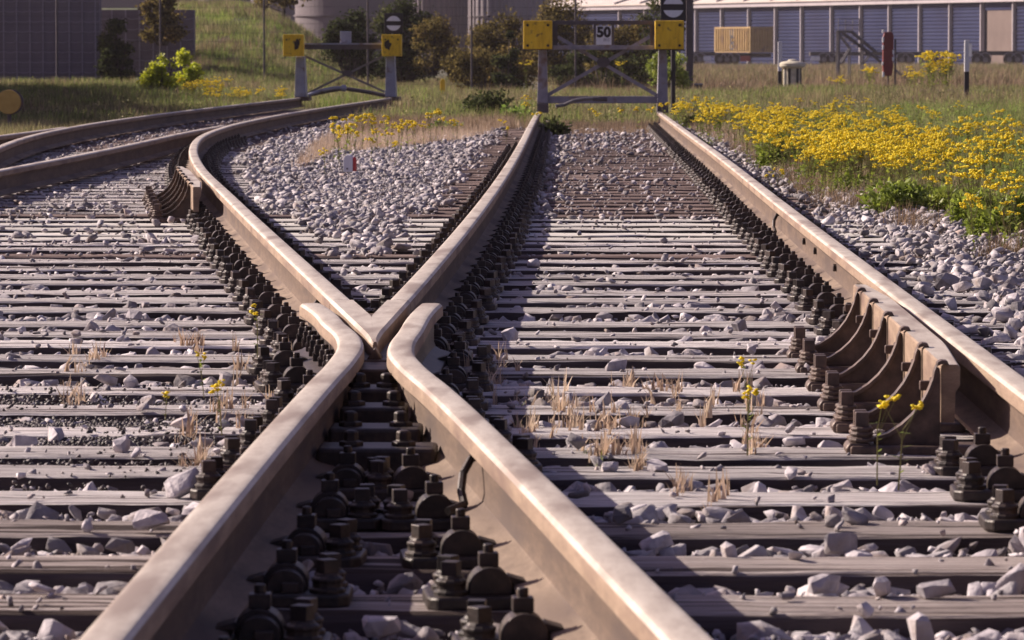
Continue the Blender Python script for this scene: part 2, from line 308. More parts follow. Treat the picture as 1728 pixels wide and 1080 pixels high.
# crossing nose -----------------------------------------------------
nose = empty('crossing_nose', (0, 11.8, -.17)); tag(nose, 'V shaped steel point between the two bent wing rails at picture centre', 'rail crossing')
def side(f, y, s): return f(y) + s * .0335
tipx, tipy = -.522, 10.98
def nose_mb():
    mb = MB(); yE = 12.74
    L = lambda y: X1(y) - .0337; Rr = lambda y: XL(y) + .0335
    ys = list(np.linspace(tipy, yE, 22)); rings = []
    def yz(y): return -.007 * max(0, 1 - (y - tipy) / .35) ** 2
    for y in ys:                      # closed section: left edge, notch split after 12.1
        l = min(L(y), tipx - .004); r = max(Rr(y), tipx + .004)
        if y == ys[0]: l, r = tipx - .006, tipx + .006
        zt = yz(y); il = X1(y) + .0335; ir = XL(y) - .0335
        if il < ir: a, b = il, ir
        else: a = b = (il + ir) / 2
        c = .007
        zb = zt - (.04 if a < b - 1e-6 else .0)
        rings.append([(l - .004, y, -.15), (l, y, zt - .04), (l, y, zt - c * 1.3), (l + c * min(1, (r - l) / .03), y, zt), (a - .0001, y, zt), (a, y, zb), (b, y, zb), (b + .0001, y, zt), (r - c * min(1, (r - l) / .03), y, zt), (r, y, zt - c * 1.3), (r, y, zt - .04), (r + .004, y, -.15)])
    P = 12; mb.v = [p for q in rings for p in q]
    for i in range(len(rings) - 1):
        for k in range(P - 1):
            mb.f.append((i*P+k, (i+1)*P+k, (i+1)*P+k+1, i*P+k+1)); mb.m.append(0 if k in (2, 3, 7, 8) else 1)
    mb.f.append(tuple(range(P))); mb.m.append(1); mb.f.append(tuple((len(rings)-1)*P + k for k in range(P-1, -1, -1))); mb.m.append(1)
    return mb
o = nose_mb(); o.v = [(x, y - 11.8, z + .17) for x, y, z in o.v]; o.build('nose_point', RM, nose)
sp = MB(); sp.box(tipx-.052, tipx+.05, -1.16, -.90, .070, .118); sp.box(tipx-.052, tipx+.05, -.885, -.2, .050, .122)
sp.build('spacer_block', M['chair'], nose, bevel=.006)
sp = MB()
sp.prism([(tipx-.02,.12),(tipx+.02,.12),(tipx+.002,.152)], 'y', -.87, -.80); sp.build('nose_ridge', M['chair'], nose, bevel=.003)
for k, (yy, ww, zz) in enumerate([(10.28, .15, -.045), (9.93, .19, -.06), (9.55, .22, -.075), (9.18, .25, -.085)]):
    b = empty('spacer_block', (0, yy, -.175)); cx = (WL(yy) + WRp(yy)) / 2
    tag(b, ['dark bolted block just below the crossing point', 'second dark block below the crossing point with two bolt heads', 'third dark block below the crossing point between the rails', 'lowest and widest dark block between the two near rails'][k], 'spacer block', 'iron blocks between the wing rails')
    m = MB(); hw = (WRp(yy) - WL(yy)) / 2 - .02
    m.box(cx - hw, cx + hw, -.10, .06, -.002, .175 + zz - .02); m.build('block', M['iron'], b, bevel=.008)
    for s in (-1, 1):
        m = MB(); m.lathe([(.026, 0), (.026, .010), (.016, .012), (.016, .03), (.010, .034)], (cx + s * min(.055, hw*.6), -.03, .175 + zz - .021), 6); m.build('bolt', M['iron'], b, bevel=.002)

# ------------------------------------------------------------------ sleepers
def sleeper_mesh(L, W=.25, H=.16, seed=0):
    r = random.Random(seed); nx = max(8, int(L / .06)); prof = [(-.5, -1), (-.5, -.12), (-.485, -.035), (-.45, 0), (-.25, .0), (-.06, .0), (.08, 0), (.27, 0), (.45, 0), (.485, -.035), (.5, -.12), (.5, -1)]
    vs = []; off = r.uniform(0, 100); P = len(prof)
    for i in range(nx + 1):
        x = -L / 2 + L * i / nx
        for k, (a, b) in enumerate(prof):
            n1 = mnoise.noise(Vector((x * 2.2 + off, a * 9, 3))); n2 = mnoise.noise(Vector((x * 9 + off, a * 15, 9)))
            zz = b * H + (.0045 * n1 + .003 * n2 if k not in (0, P - 1) else 0)
            yy = a * W + (.008 * mnoise.noise(Vector((x * 3 + off, b * 3, 1 if a > 0 else 5))) + .003 * n2) * (1 if abs(a) > .4 else 0)
            vs.append((x, yy, zz))
    mb = MB(); mb.v = vs
    for i in range(nx):
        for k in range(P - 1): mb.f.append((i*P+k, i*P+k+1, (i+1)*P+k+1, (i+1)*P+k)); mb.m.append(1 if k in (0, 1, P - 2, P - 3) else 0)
    mb.f.append(tuple(range(P))); mb.f.append(tuple(nx*P+k for k in range(P-1, -1, -1))); mb.m += [0, 0]
    return mb
ORD = ['lowest','second','third','fourth','fifth','sixth','seventh','eighth','ninth','tenth','eleventh','twelfth','thirteenth','fourteenth','fifteenth','sixteenth','seventeenth','eighteenth','nineteenth','twentieth']
fronts = [5.2, 5.78, 6.36, 6.95, 7.49, 8.11, 8.68, 9.19, 9.65, 10.24, 10.86, 11.49, 12.12, 12.69, 13.31, 13.86, 14.41, 15.14]
while fronts[-1] < 52.2: fronts.append(fronts[-1] + random.uniform(.58, .63))
SLEEP = []     # (x0,x1,y0,y1,z)
ZS = -.175
rs = random.Random(3)
for i, fr in enumerate(fronts):
    yc = fr + .125
    if yc < 24.3: x0, x1 = max(XB(yc) - .6, -.26 * yc / 2 - 1.2), 1.47 + rs.uniform(-.05, .06)
    else: x0, x1 = XL(yc) - .52 + rs.uniform(-.04, .04), 1.45 + rs.uniform(-.05, .05)
    pale = 21.2 < yc < 23.8; brown = yc >= 23.8 or (19.2 < yc < 19.9)
    m = M['wood_pale'] if pale else M['wood_brown'] if brown else M['wood_near'] if yc < 8.75 else M['wood']
    if i == 2 and False: pass
    zo = rs.uniform(-.004, .002)
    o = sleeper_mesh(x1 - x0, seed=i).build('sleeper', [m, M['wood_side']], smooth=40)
    o.location = ((x0 + x1) / 2, yc, ZS + zo); o.rotation_euler = (rs.uniform(-.008, .008), 0, rs.uniform(-.003, .003))
    j = i - 2
    if j < 0: lab = 'weathered wooden sleeper just below the picture, under the near rails'
    elif j < len(ORD): lab = f'weathered grey wooden sleeper, {ORD[j]} from the bottom of the picture'
    elif pale: lab = 'pale sleeper in the bright group of four crossing both tracks'
    elif brown: lab = 'thin red brown sleeper far down the straight track toward the near buffer stop'
    else: lab = 'grey wooden sleeper beyond the crossing, before the pale ones'
    tag(o, lab, 'sleeper', 'wooden sleepers under the tracks')
    SLEEP.append((x0, x1, yc - .13, yc + .13))
y = 24.6; k = 100
while y < 70:
    x1_ = X1(y) + .52; x0_ = XB(y) - .5 if y > 46 else min(XB(y) - .5, -5.7)
    x0_ = max(x0_, -.135 * y - .8 - 1.0)
    if x1_ > x0_ + .8:
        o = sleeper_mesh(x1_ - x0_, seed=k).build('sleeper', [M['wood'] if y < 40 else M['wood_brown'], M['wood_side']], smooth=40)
        o.location = ((x0_ + x1_) / 2, y, ZS + rs.uniform(-.004, .002))
        tag(o, 'distant weathered sleeper under the curving left hand tracks', 'sleeper', 'sleepers of the left tracks'); SLEEP.append((x0_, x1_, y - .13, y + .13))
    y += rs.uniform(.58, .63); k += 1

# ------------------------------------------------------------------ fastenings
def fast_parts():
    P = {}
    m = MB(); m.prism([(.003,-.08),(.19,-.08),(.207,-.06),(.207,.06),(.19,.08),(.003,.08)], 'z', -.179, -.1555); P['base_plate'] = m.mesh('base_plate', M['iron'], bevel=.005)
    m = MB()
    def arch(cx, cz, r, y0, y1, n=14):
        m.prism([(cx + r * math.cos(a), cz + r * math.sin(a)) for a in np.linspace(math.pi, 0, n)] + [(cx + r, -.156), (cx - r, -.156)], 'y', y0, y1)
    arch(.102, -.147, .036, -.012, .052); arch(.104, -.150, .031, -.045, -.012); m.box(.098, .125, -.058, -.044, -.156, -.139)
    m.add([(.070,-.03,-.128),(.070,.03,-.128),(.040,.03,-.137),(.040,-.03,-.137),(.070,-.03,-.142),(.070,.03,-.142),(.040,.03,-.141),(.040,-.03,-.141)], [(0,1,2,3),(4,7,6,5),(0,3,7,4),(1,5,6,2),(2,6,7,3),(0,4,5,1)])
    P['clamp'] = m.mesh('clamp', M['iron'], bevel=.003)
    m = MB(); m.box(.087, .119, -.004, .030, -.112, -.090); m.lathe([(.009, -.091), (.009, -.078), (.007, -.076)], (.103, .015, 0), 8); P['nut'] = m.mesh('nut', M['iron'], bevel=.003)
    m = MB(); m.lathe([(.029,-.156),(.029,-.149),(.024,-.147),(.024,-.139),(.026,-.137),(.026,-.132),(.020,-.128),(.018,-.124)], (0,0,0), 12)
    m.box(-.0135, .0135, -.0135, .0135, -.126, -.101); P['screw'] = m.mesh('screw', M['iron'], bevel=.003)
    m = MB(); m.box(-.034,-.024,-.012,.012,-.150,-.136); P['washer_end'] = m
    return P
FP = fast_parts()
def fastening():
    r = empty('rail_fastening')
    for n in ('base_plate', 'clamp', 'nut'): link(n, FP[n], r)
    for yy in (-.042, .040): link('screw', FP['screw'], r, (.167, yy, 0), random.uniform(-.3, .3))
    return r
def join_fast():
    v, f = [], []
    for n, off in (('base_plate', (0,0,0)), ('clamp', (0,0,0)), ('nut', (0,0,0)), ('screw', (.167,-.042,0)), ('screw', (.167,.04,0))):
        me = FP[n]; b = len(v); v += [(p.co[0]+off[0], p.co[1]+off[1], p.co[2]+off[2]) for p in me.vertices]; f += [tuple(i + b for i in q.vertices) for q in me.polygons]
    return v, f
JV, JF = join_fast(); jme = bpy.data.meshes.new('rail_fastening'); jme.from_pydata(JV, [], JF); jme.materials.append(M['iron']); jme.update()
slots = []
def add_slots(f, sgn, y0, y1, desc):
    n = 0
    for fr in fronts:
        yc = fr + .125
        if not (y0 < yc < y1): continue
        x = f(yc)
        t = (f(yc + .1) - f(yc - .1)) / .2; rz = -math.atan(t) + (0 if sgn > 0 else math.pi)
        px = VX + F * (x + sgn * .12) / yc
        if not (-40 < px < 1768): continue
        slots.append((yc, x, rz, desc, n)); n += 1
add_slots(XR, -1, 5, 9.6, 'left of the right hand rail below the check rail')
add_slots(XR, -1, 13.4, 52, 'left of the right hand rail, beyond the check rail')
add_slots(WL, 1, 5, 9.0, 'on the inner side of the lower left near rail')
add_slots(WRp, -1, 5, 9.0, 'on the inner side of the lower right near rail')
add_slots(WL, -1, 8.3, 12.6, 'on the outer side of the lower left near rail')
add_slots(WRp, 1, 8.9, 12.6, 'on the outer side of the lower right near rail')
add_slots(X1, -1, 12.6, 24, 'left of the curving rail beyond the crossing')
add_slots(X1, 1, 13.6, 24, 'right of the curving rail beyond the crossing')
add_slots(XL, 1, 12.6, 52, 'right of the straight rail beyond the crossing')
add_slots(XL, -1, 13.6, 40, 'left of the straight rail beyond the crossing')
add_slots(XR, 1, 6, 30, 'outside the right hand rail')
for yy in np.arange(24.6, 44, .605):
    for s in (-1, 1):
        if 23 < yy < 27.2 and s < 0: continue
        slots.append((yy, X1(yy), (0 if s > 0 else math.pi) - math.atan((X1(yy+.1)-X1(yy-.1))/.2), 'beside the far curve of the left rail', 99))
slots.sort(key=lambda s: s[0])
proto = None
for i, (yc, x, rz, desc, n) in enumerate(slots[:295]):
    nth = (ORD[n] if n else 'nearest') + ' ' if n < 14 else ''
    if i < 190:
        if proto is None: proto = o = fastening()
        else: o = copy_tree(proto)
    else: o = link('rail_fastening', jme)
    o.location = (x, yc + random.uniform(-.008, .008), 0); o.rotation_euler = (0, 0, rz + random.uniform(-.04, .04)); o.scale = (random.uniform(.98, 1.03), 1, random.uniform(.985, 1.0))
    for c_ in o.children:
        if c_.name.startswith('screw'): c_.rotation_euler[2] = random.uniform(-.7, .7); c_.location[0] += random.uniform(-.004, .004)
    lab = f'{nth}rusty rail clip {desc}' if n < 14 else f'small distant rail clip {desc}'
    tag(o, lab, 'rail clip', 'bolted rail clips along the rails')
rest = slots[295:]
if rest:
    a = np.array([s[2] for s in rest]); lc = np.array([(s[1], s[0], 0) for s in rest], np.float32)
    V, T, MI = tri_arrays(JV, JF)
    o = scatter('rail_fastening', [(V, T, MI)], np.zeros(len(rest), int), lc, rotz(a), np.ones(len(rest)), [M['iron']])
    tag(o, 'farthest rows of tiny dark rail clips merging along the rails', 'rail clips', kind='stuff')

# ------------------------------------------------------------------ check rails with chairs
def check_rail(f, y0, y1, off, zt, flip, label, chairs, clabel):
    cr = empty('check_rail', (0, 0, 0)); tag(cr, label, 'check rail')
    mb = MB(); n = 26; ys = np.linspace(y0, y1, n); P = 8; vs = []
    for y in ys:
        xl = f(y) - off; t = (y - y0) / (y1 - y0); fl = max(0, 1 - t / .22, 1 - (1 - t) / .22)
        wd = .070 - .028 * fl; e = .014 * max(0, 1 - t / .05)
        s = [(0, zt - .13), (0, zt - .004), (.004, zt), (wd - .006, zt), (wd, zt - .006), (wd, zt - .046), (.032, zt - .062), (.030, zt - .13)]
        for a, b in s: vs.append((xl + a, y, b))
    mb.v = vs
    for i in range(n - 1):
        for k in range(P):
            k2 = (k + 1) % P; mb.f.append((i*P+k, (i+1)*P+k, (i+1)*P+k2, i*P+k2)); mb.m.append(0 if k in (2, 3) else 1)
    mb.f.append(tuple(range(P))); mb.f.append(tuple((n-1)*P+k for k in range(P-1,-1,-1))); mb.m += [1, 1]
    mb.build('guard_bar', RM, cr, bevel=0, smooth=30)
    for y in chairs:
        x = f(y) - off; zb = -.1565
        m = MB()
        top = [(-.010, zt - .004), (-.015, zt - .018), (-.018, zt - .034), (-.029, zt - .062), (-.043, zt - .088), (-.063, zt - .114), (-.088, zt - .137), (-.118, zt - .156), (-.150, zt - .166)]
        top = [(a, b) for a, b in top]
        poly = [(-.002, zb), (-.002, zt - .022), (-.004, zt-.008)] + top + [(-.150, zb)]
        m.prism([(x + a, b) for a, b in poly], 'y', y - .008, y + .008)
        flp = top; hw = .021
        vv = []
        for a, b in flp: vv += [(x + a - .002, y - hw, b + .004), (x + a - .002, y + hw, b + .004), (x + a + .003, y + hw, b - .005), (x + a + .003, y - hw, b - .005)]
        ff = []
        for i in range(len(flp) - 1):
            for k in range(4): ff.append((i*4+k, i*4+(k+1)%4, (i+1)*4+(k+1)%4, (i+1)*4+k))
        ff += [(0,1,2,3), ((len(flp)-1)*4+3,(len(flp)-1)*4+2,(len(flp)-1)*4+1,(len(flp)-1)*4)]
        m.add(vv, ff)
        c = m.build('chair_bracket', M['chair'], cr, bevel=.002)
        m = MB(); m.prism([(x - .012, zt - .002), (x - .011, zt + .007), (x - .002, zt + .012), (x + .011, zt + .011), (x + .016, zt + .0005), (x + .009, zt + .0008), (x + .000, zt + .003)], 'y', y - .030, y + .012); m.build('hook_clip', M['chair'], cr, bevel=.002)
        m = MB(); m.box(x-.040, x-.010, y+.10, y+.122, zt-.066, zt-.044); m.tube((x-.018, y+.111, zt-.055), (x-.001, y+.111, zt-.055), .019, n=12); m.build('nut', M['chair'], cr, bevel=.003)
        m = MB(); m.box(x - .205, x + .10, y - .060, y + .060, -.1785, zb + .001)
        m.prism([(x-.212,-.178),(x-.216,-.162),(x-.207,-.149),(x-.162,-.149),(x-.155,-.178)], 'y', y - .052, y + .05)
        m.build('base_plate', M['chair'], cr, bevel=.006)
        for yy in (-.024, .035):
            m = MB(); m.lathe([(.030,-.148),(.030,-.140),(.022,-.138),(.026,-.133),(.026,-.128),(.021,-.126),(.025,-.122),(.025,-.117),(.019,-.113)], (x - .178, y + yy, 0), 12)
            m.box(x - .193, x - .163, y + yy - .015, y + yy + .015, -.115, -.082); m.build('screw', M['chair'], cr, bevel=.003)
    return cr
ch = [fr + .13 for fr in fronts if 9.7 < fr + .13 < 13.1]
check_rail(lambda y: .80 + .004*(y-9.8), 9.78, 13.2, 0, .022, False, 'heavy rusty check rail on curved brackets beside the right hand rail', ch, '')
ch = [23.35, 24.0, 24.6, 25.2, 25.85, 26.5]
check_rail(lambda y: X1(y) - .165, 22.9, 27.1, 0, .022, False, 'short check rail on dark brackets left of the curving rail', ch, '')

# small rail furniture
m = MB(); pth = [(X1(13.0)-.012-.0, 13.0, -.04)]
def bond(name, f, y, s, label):
    x = f(y); pts = [(x + s*.012, y + .02, -.043), (x + s*.030, y + .01, -.050), (x + s*.044, y - .02, -.075), (x + s*.047, y - .05, -.105), (x + s*.040, y - .08, -.128), (x + s*.07, y - .12, -.136)]
    m = MB(); m.path(pts, .008, 8); o = m.build(name, M['iron'], smooth=40); tag(o, label, 'cable')
bond('bond_cable', WRp, 8.25, -1, 'thick black bond cable hanging from the head of the lower right near rail')
bond('bond_cable', X1, 13.5, -1, 'short black bond cable on the curving rail just above the left wing')
bond('bond_cable', XR, 20.9, -1, 'black bond cable looping on the web of the right hand rail')
for yb in (14.9, 16.3, 17.7, 18.6):
    m = MB(); m.lathe([(.014, 0), (.014, .012), (.008, .014)], (0, 0, 0), 6); o = m.build('web_bolt', M['iron'], r_right); o.location = (XR(yb) - .008, yb, -.078); o.rotation_euler = (0, R(-90), 0)

# ------------------------------------------------------------------ ground
def sstep(a, b, x):
    t = min(1, max(0, (x - a) / (b - a))); return t * t * (3 - 2 * t)
def gz(x, y):
    z = -.245
    if y < 58: 
        e = sstep(1.5, 2.1, x) ; z += .055 * e
        c = .7 * sstep(X1(y) + .5, X1(y) + .9, x) * (1 - sstep(-1.0, -.7, x)) * sstep(18, 24, y) if y > 14 else 0
        z += .075 * c
    z += .03 * sstep(58, 70, y)
    z += (.10 + .0) * sstep(2.4, 5, x) * sstep(18, 30, y) * (1 - sstep(80, 120, y))
    u = (x / y) * 130
    h = 2.15 * sstep(97, 132, y) * (1 - sstep(-10.4, -5.4, u)) * sstep(108, 113, y + 12 * sstep(-11.9, -11.0, u))
    z += h
    z += .25 * sstep(72, 90, y) * (1 - sstep(-9.5, -5.5, x)) * (1 - sstep(140, 200, y)) * .8
    return z
def grid(xs, ys, name, m, label=None, kind='structure', dz=0):
    vs = [(x, y, gz(x, y) + dz + .012 * mnoise.noise(Vector((x * 3, y * 3, 0)))) for y in ys for x in xs]; nx = len(xs)
    fs = [(j*nx+i, j*nx+i+1, (j+1)*nx+i+1, (j+1)*nx+i) for j in range(len(ys) - 1) for i in range(nx - 1)]
    me = bpy.data.meshes.new(name); me.from_pydata(vs, [], fs); me.materials.append(m); me.polygons.foreach_set('use_smooth', [True] * len(fs)); me.update()
    o = link(name, me); tag(o, kind=kind); return o
xs = sorted(set([-900, -400, -150, -80, -50, -35] + list(np.arange(-25, 25.1, .5)) + [35, 50, 80, 150, 400, 900]))
ys = list(np.concatenate([[-60, -20, 0, 3], np.arange(4, 60, 1.), np.arange(60, 240, 2.5), [260, 320, 420, 600, 900, 1600, 3000]]))
grid(xs, ys, 'ground', M['earth'], dz=-.03)
xs = list(np.arange(-7, 2.61, .2)); ys = list(np.arange(2, 58.1, .4))
bed = grid(xs, ys, 'ballast_bed', M['ground'])

# ------------------------------------------------------------------ ballast stones
def stone_protos(n, pts, seed):
    r = random.Random(seed); out = []
    for _ in range(n):
        bm = bmesh.new(); sx, sy, sz = 1, r.uniform(.6, .95), r.uniform(.45, .8)
        for _ in range(pts):
            v = Vector((r.gauss(0, 1), r.gauss(0, 1), r.gauss(0, 1))).normalized() * r.uniform(.82, 1)
            # boxy: push toward a random-cut solid
            v = Vector((math.copysign(abs(v.x) ** .6, v.x) * sx, math.copysign(abs(v.y) ** .6, v.y) * sy, math.copysign(abs(v.z) ** .6, v.z) * sz)); bm.verts.new(v)
        bmesh.ops.convex_hull(bm, input=bm.verts)
        bmesh.ops.delete(bm, geom=[v for v in bm.verts if not v.link_faces], context='VERTS')
        if pts > 15:
            bmesh.ops.bevel(bm, geom=list(bm.edges), offset=.022, segments=1, affect='EDGES', clamp_overlap=True)
            for v in bm.verts:
                nn = mnoise.noise(v.co * 2.7 + Vector((r.random() * .01, seed, _))); v.co *= 1 + .10 * nn
        bm.verts.index_update(); bmesh.ops.triangulate(bm, faces=bm.faces)
        bm.verts.index_update()
        out.append(tri_arrays([v.co[:] for v in bm.verts], [[v.index for v in f.verts] for f in bm.faces])); bm.free()
    return out
SP_far = stone_protos(18, 13, 1); SP_near = stone_protos(22, 18, 2)
SLA = np.array(SLEEP)
def on_sleeper(x, y, pad=.012):
    return bool(np.any((SLA[:, 0] - pad < x) & (SLA[:, 1] + pad > x) & (SLA[:, 2] - pad < y) & (SLA[:, 3] + pad > y)))
def nz(x, y, s=1): return mnoise.noise(Vector((x * s, y * s, 4.2)))
def cover(x, y):
    if x > 1.46: return 1
    c = .022
    if y > 12 and x > 1.15 + .12 * nz(x, y, 1.5): c = .22 + .3 * sstep(24, 34, y)
    if y > 13.5:
        a = X1(y) + .40 + .22 * nz(x, y, 1.3); b = XL(y) - .42 + .2 * nz(x, y, 1.7)
        if a < x < b and y > 17.5: c = max(c, sstep(17.5, 22, y) * .95)
    if -.6 < x < 1.0 and y > 23.5: c = max(c, .11 + .30 * (1 - sstep(-.45, .05, x)) + .12 * sstep(34, 44, y) + .12 * max(0, nz(x, y, 1.1)))
    if y > 24 and x < X1(y) + .3: c = max(c, .18)
    if x < -1.5 and 19 < y < 26: c = max(c, .35 * max(0, nz(x, y, 1.6) + .25))
    return c
RAILF = [(XR, 0, 60), (WL, 0, 12.6), (WRp, 0, 12.6), (XL, 12.6, 60), (X1, 12.6, 75), (XB, 24, 75), (XA, 20, 46)]
def near_rail(x, y, d=.075):
    for f, a, b in RAILF:
        if a <= y <= b and abs(f(y) - x) < d: return True
    return False
def edgeX(y): return 1.98 - .30 * sstep(20, 26, y) + .10 * nz(0, y, .5) - .08 * sstep(26, 40, y)
def make_ballast(y0, y1, sp, protos, name, rmin, rmax, label):
    L = []; S = []; y = y0
    while y < y1:
        hw = y * .117 + .35; x = -hw + y * -.0162
        while x < hw - .0162 * y:
            px_ = x + random.uniform(-.5, .5) * sp; py_ = y + random.uniform(-.5, .5) * sp; x += sp
            if px_ > edgeX(py_) + .3 * random.random(): continue
            if py_ > 50 and px_ > X1(py_) + .6 and random.random() < .8: continue
            if near_rail(px_, py_): continue
            r_ = min(rmax * 1.7, rmin * .75 + (rmax - rmin * .75) * random.random() ** 1.6 * random.choice((1, 1, 1, 1.5)))
            cv = cover(px_, py_)
            if on_sleeper(px_, py_):
                if random.random() > cv: continue
                z = ZS + r_ * random.uniform(.15, .5)
                if cv < .2: r_ *= random.uniform(.45, .9)
            else:
                z = ZS - .034 + random.uniform(-.022, .014) + (.02 if cv > .5 else 0) + .015 * nz(px_, py_, 2.)
                if py_ > 20 and cv < .5: z -= .018
                if px_ > 1.5: z += .03 * sstep(1.5, 2.0, px_) + .02 * random.random()
            L.append((px_, py_, z)); S.append(r_)
        y += sp
    n = len(L); L = np.array(L, np.float32); S = np.array(S, np.float32)
    S3 = np.stack([S * RNG.uniform(.8, 1.3, n), S * RNG.uniform(.8, 1.2, n), S * RNG.uniform(.55, .95, n)], 1)
    o = scatter(name, protos, RNG.integers(0, len(protos), n), L, rotany(n, .95), S3, [M['stone']])
    tag(o, label, 'gravel', kind='stuff'); return n
n1 = make_ballast(4.6, 17, .039, SP_near, 'ballast', .014, .038, 'grey crushed stone ballast between the near sleepers')
n2 = make_ballast(17, 30, .040, SP_far, 'ballast', .014, .034, 'pale crushed stone ballast heaped between the diverging tracks')
n3 = make_ballast(30, 60, .052, SP_far, 'ballast', .018, .038, 'far ballast stones around the tracks near the buffer stops')
print('stones', n1, n2, n3)
# fill stones beneath, so that gaps are not bare: small gravel
def gravel_patch(pts_fn, n, protos, m, label, r0, r1, name='gravel'):
    L = np.array([pts_fn() for _ in range(n)], np.float32); S = RNG.uniform(r0, r1, n).astype(np.float32)
    o = scatter(name, protos, RNG.integers(0, len(protos), n), L, rotany(n), S, [m]); tag(o, label, 'gravel', kind='stuff')
SP_tiny = stone_protos(10, 8, 21)
def chips():
    while True:
        y = 5 + 37 * random.random() ** .8; hw = y * .118; x = random.uniform(-hw, hw) - .0162 * y
        if x > edgeX(y) + .2 or near_rail(x, y): continue
        if on_sleeper(x, y):
            if random.random() > .07 + .75 * cover(x, y) ** 2: continue
            return (x, y, ZS + .002)
        return (x, y, max(ZS - .042, gz(x, y) + .006) + random.uniform(0, .016))
gravel_patch(chips, 46000, SP_tiny, M['stone'], 'small stone chips filling the gaps between larger ballast stones', .005, .014)
def cin():
    while True:
        x = random.uniform(-1.8, -.85); y = random.gauss(10.5, .6)
        if 8.6 < y < 12 and not (on_sleeper(x, y) and random.random() < .8 + .6 * nz(x, y, 1.2)) and abs(x - WL(y)) > .1: break
    return (x, y, (ZS + .002 if on_sleeper(x, y) else ZS - .012 + .012 * nz(x, y, 3)) )
gravel_patch(cin, 3800, SP_far, M['cinder'], 'fine dark cinders covering the sleepers left of the near rail', .002, .0085)

# individually visible stones: (px, py of the centre, radius in px)
BIG = [(330,402,13,'round grey stone beside the clips left of the curving rail'),(243,510,13,'brown pointed stone standing on the sleepers at left'),(222,524,16,'blunt grey stone next to the brown pointed stone'),
 (218,643,18,'tilted flat stone above the cinders at left'),(247,668,17,'pale flat stone in the dark cinders'),(88,728,25,'large dark purple stone at the left among cinders'),(36,740,23,'round dark stone at the left edge'),
 (200,750,24,'long flat pale stone at the lower left'),(340,740,20,'white angular stone near the lower left rail'),(378,640,18,'flat stone below the wing rail clips'),(250,880,32,'large rounded stone touching the lower left rail'),
 (197,912,29,'square edged grey stone left of the large rounded one'),(238,922,22,'small dark stone wedged below the large rounded one'),(445,640,15,'pale stone beside the clips of the left wing rail'),
 (1248,543,21,'single squarish pale stone on the sleepers at centre right'),(1270,580,18,'low wide stone on the sleeper near the check rail brackets'),(1040,615,20,'small pale stone right of the crossing'),
 (1285,668,24,'wide pale stone behind the small ragwort'),(1420,905,33,'big square stone lying on the lower right sleeper'),(1395,985,32,'pale split stone at the bottom right'),
 (1560,1058,36,'tall upright stone at the bottom edge right'),(1490,990,35,'broad reddish stone near the bottom right'),(1585,993,34,'dark brown stone near the bottom right corner'),
 (1052,868,24,'rounded blue grey stone beside the lower right rail'),(1110,905,30,'flat blue grey stone under the lower right rail'),(1232,930,18,'small upright dark stone on a lower sleeper'),
 (905,655,19,'pale stone between dry seedlings right of the rail'),(1135,700,24,'grey stone wedged between sleepers right of centre'),(1030,785,20,'stone with one dark side by the sleepers'),(1110,785,20,'rounded stone between two sleepers at lower centre'),
 (860,560,22,'pale stone cluster right of the right wing rail'),(755,1000,24,'dim stone in the shade between the near rails'),(520,1000,28,'big grey stone in the shade at the bottom centre left'),(640,1045,34,'largest rounded stone in the shade at the bottom centre'),
 (1330,365,10,'pale split stone standing on the pale sleepers'),(1012,470,8,'small stone on the sleepers halfway up the straight track'),(1480,560,14,'stone outside the right hand rail'),(1600,470,22,'large stone on the shoulder at the right'),
 (1655,478,24,'larger flat stone on the right shoulder next to the green weeds'),(1540,360,16,'stone at the edge of the weeds on the right')]
SPB = stone_protos(len(BIG), 22, 9)
for i, (px, py, rp, lab) in enumerate(BIG):
    x, y, z = at(px, py + rp * .45, ZS + .006); r_ = rp / F * y * 1.05
    V, T, MI = SPB[i]; me = bpy.data.meshes.new('stone')
    sx = 1.0 if 'squar' not in lab else .95
    me.from_pydata([(a * r_ * sx, b * r_ * .8, c * r_ * .95) for a, b, c in V.tolist()], [], T.tolist()); me.materials.append(M['stone']); me.update()
    o = link('stone', me); o.location = (x, y + r_ * .5, (ZS if on_sleeper(x, y + r_ * .5) else ZS - .01) + r_ * .45); o.rotation_euler = (random.uniform(-.25, .25), random.uniform(-.3, .3), random.uniform(0, 6.28)) if 'upright' not in lab else (.1, 1.3, .4)
    tag(o, lab, 'stone', 'larger stones lying on the sleepers')

# ------------------------------------------------------------------ plants
def blade_pts(v, f, m, x, y, h, w, lean, az, mi, seg=2, z0=0):
    ca, sa = math.cos(az), math.sin(az); b = len(v)
    for i in range(seg + 1):
        t = i / seg; ww = w * (1 - t * .9) / 2; d = lean * t * t; z = h * t * (1 - .15 * t * abs(lean) / max(h, .01))
        cx, cy = x + ca * d, y + sa * d
        v.append((cx - sa * ww, cy + ca * ww, z0 + z)); v.append((cx + sa * ww, cy - ca * ww, z0 + z))
    for i in range(seg): f.append((b+2*i, b+2*i+1, b+2*i+3, b+2*i+2)); m.append(mi)
def tuft(nb, rad, h, w, seed, mi=0, leanf=.5, mix=None):
    r = random.Random(seed); v, f, m = [], [], []
    for _ in range(nb):
        a = r.uniform(0, 6.28); q = rad * math.sqrt(r.random()); hh = h * r.uniform(.45, 1)
        blade_pts(v, f, m, q * math.cos(a), q * math.sin(a), hh, w * r.uniform(.7, 1.2), leanf * hh * r.uniform(-.2, 1), r.uniform(0, 6.28), (mi if mix is None or r.random() > mix[1] else mix[0]))
    return tri_arrays(v, f, m)
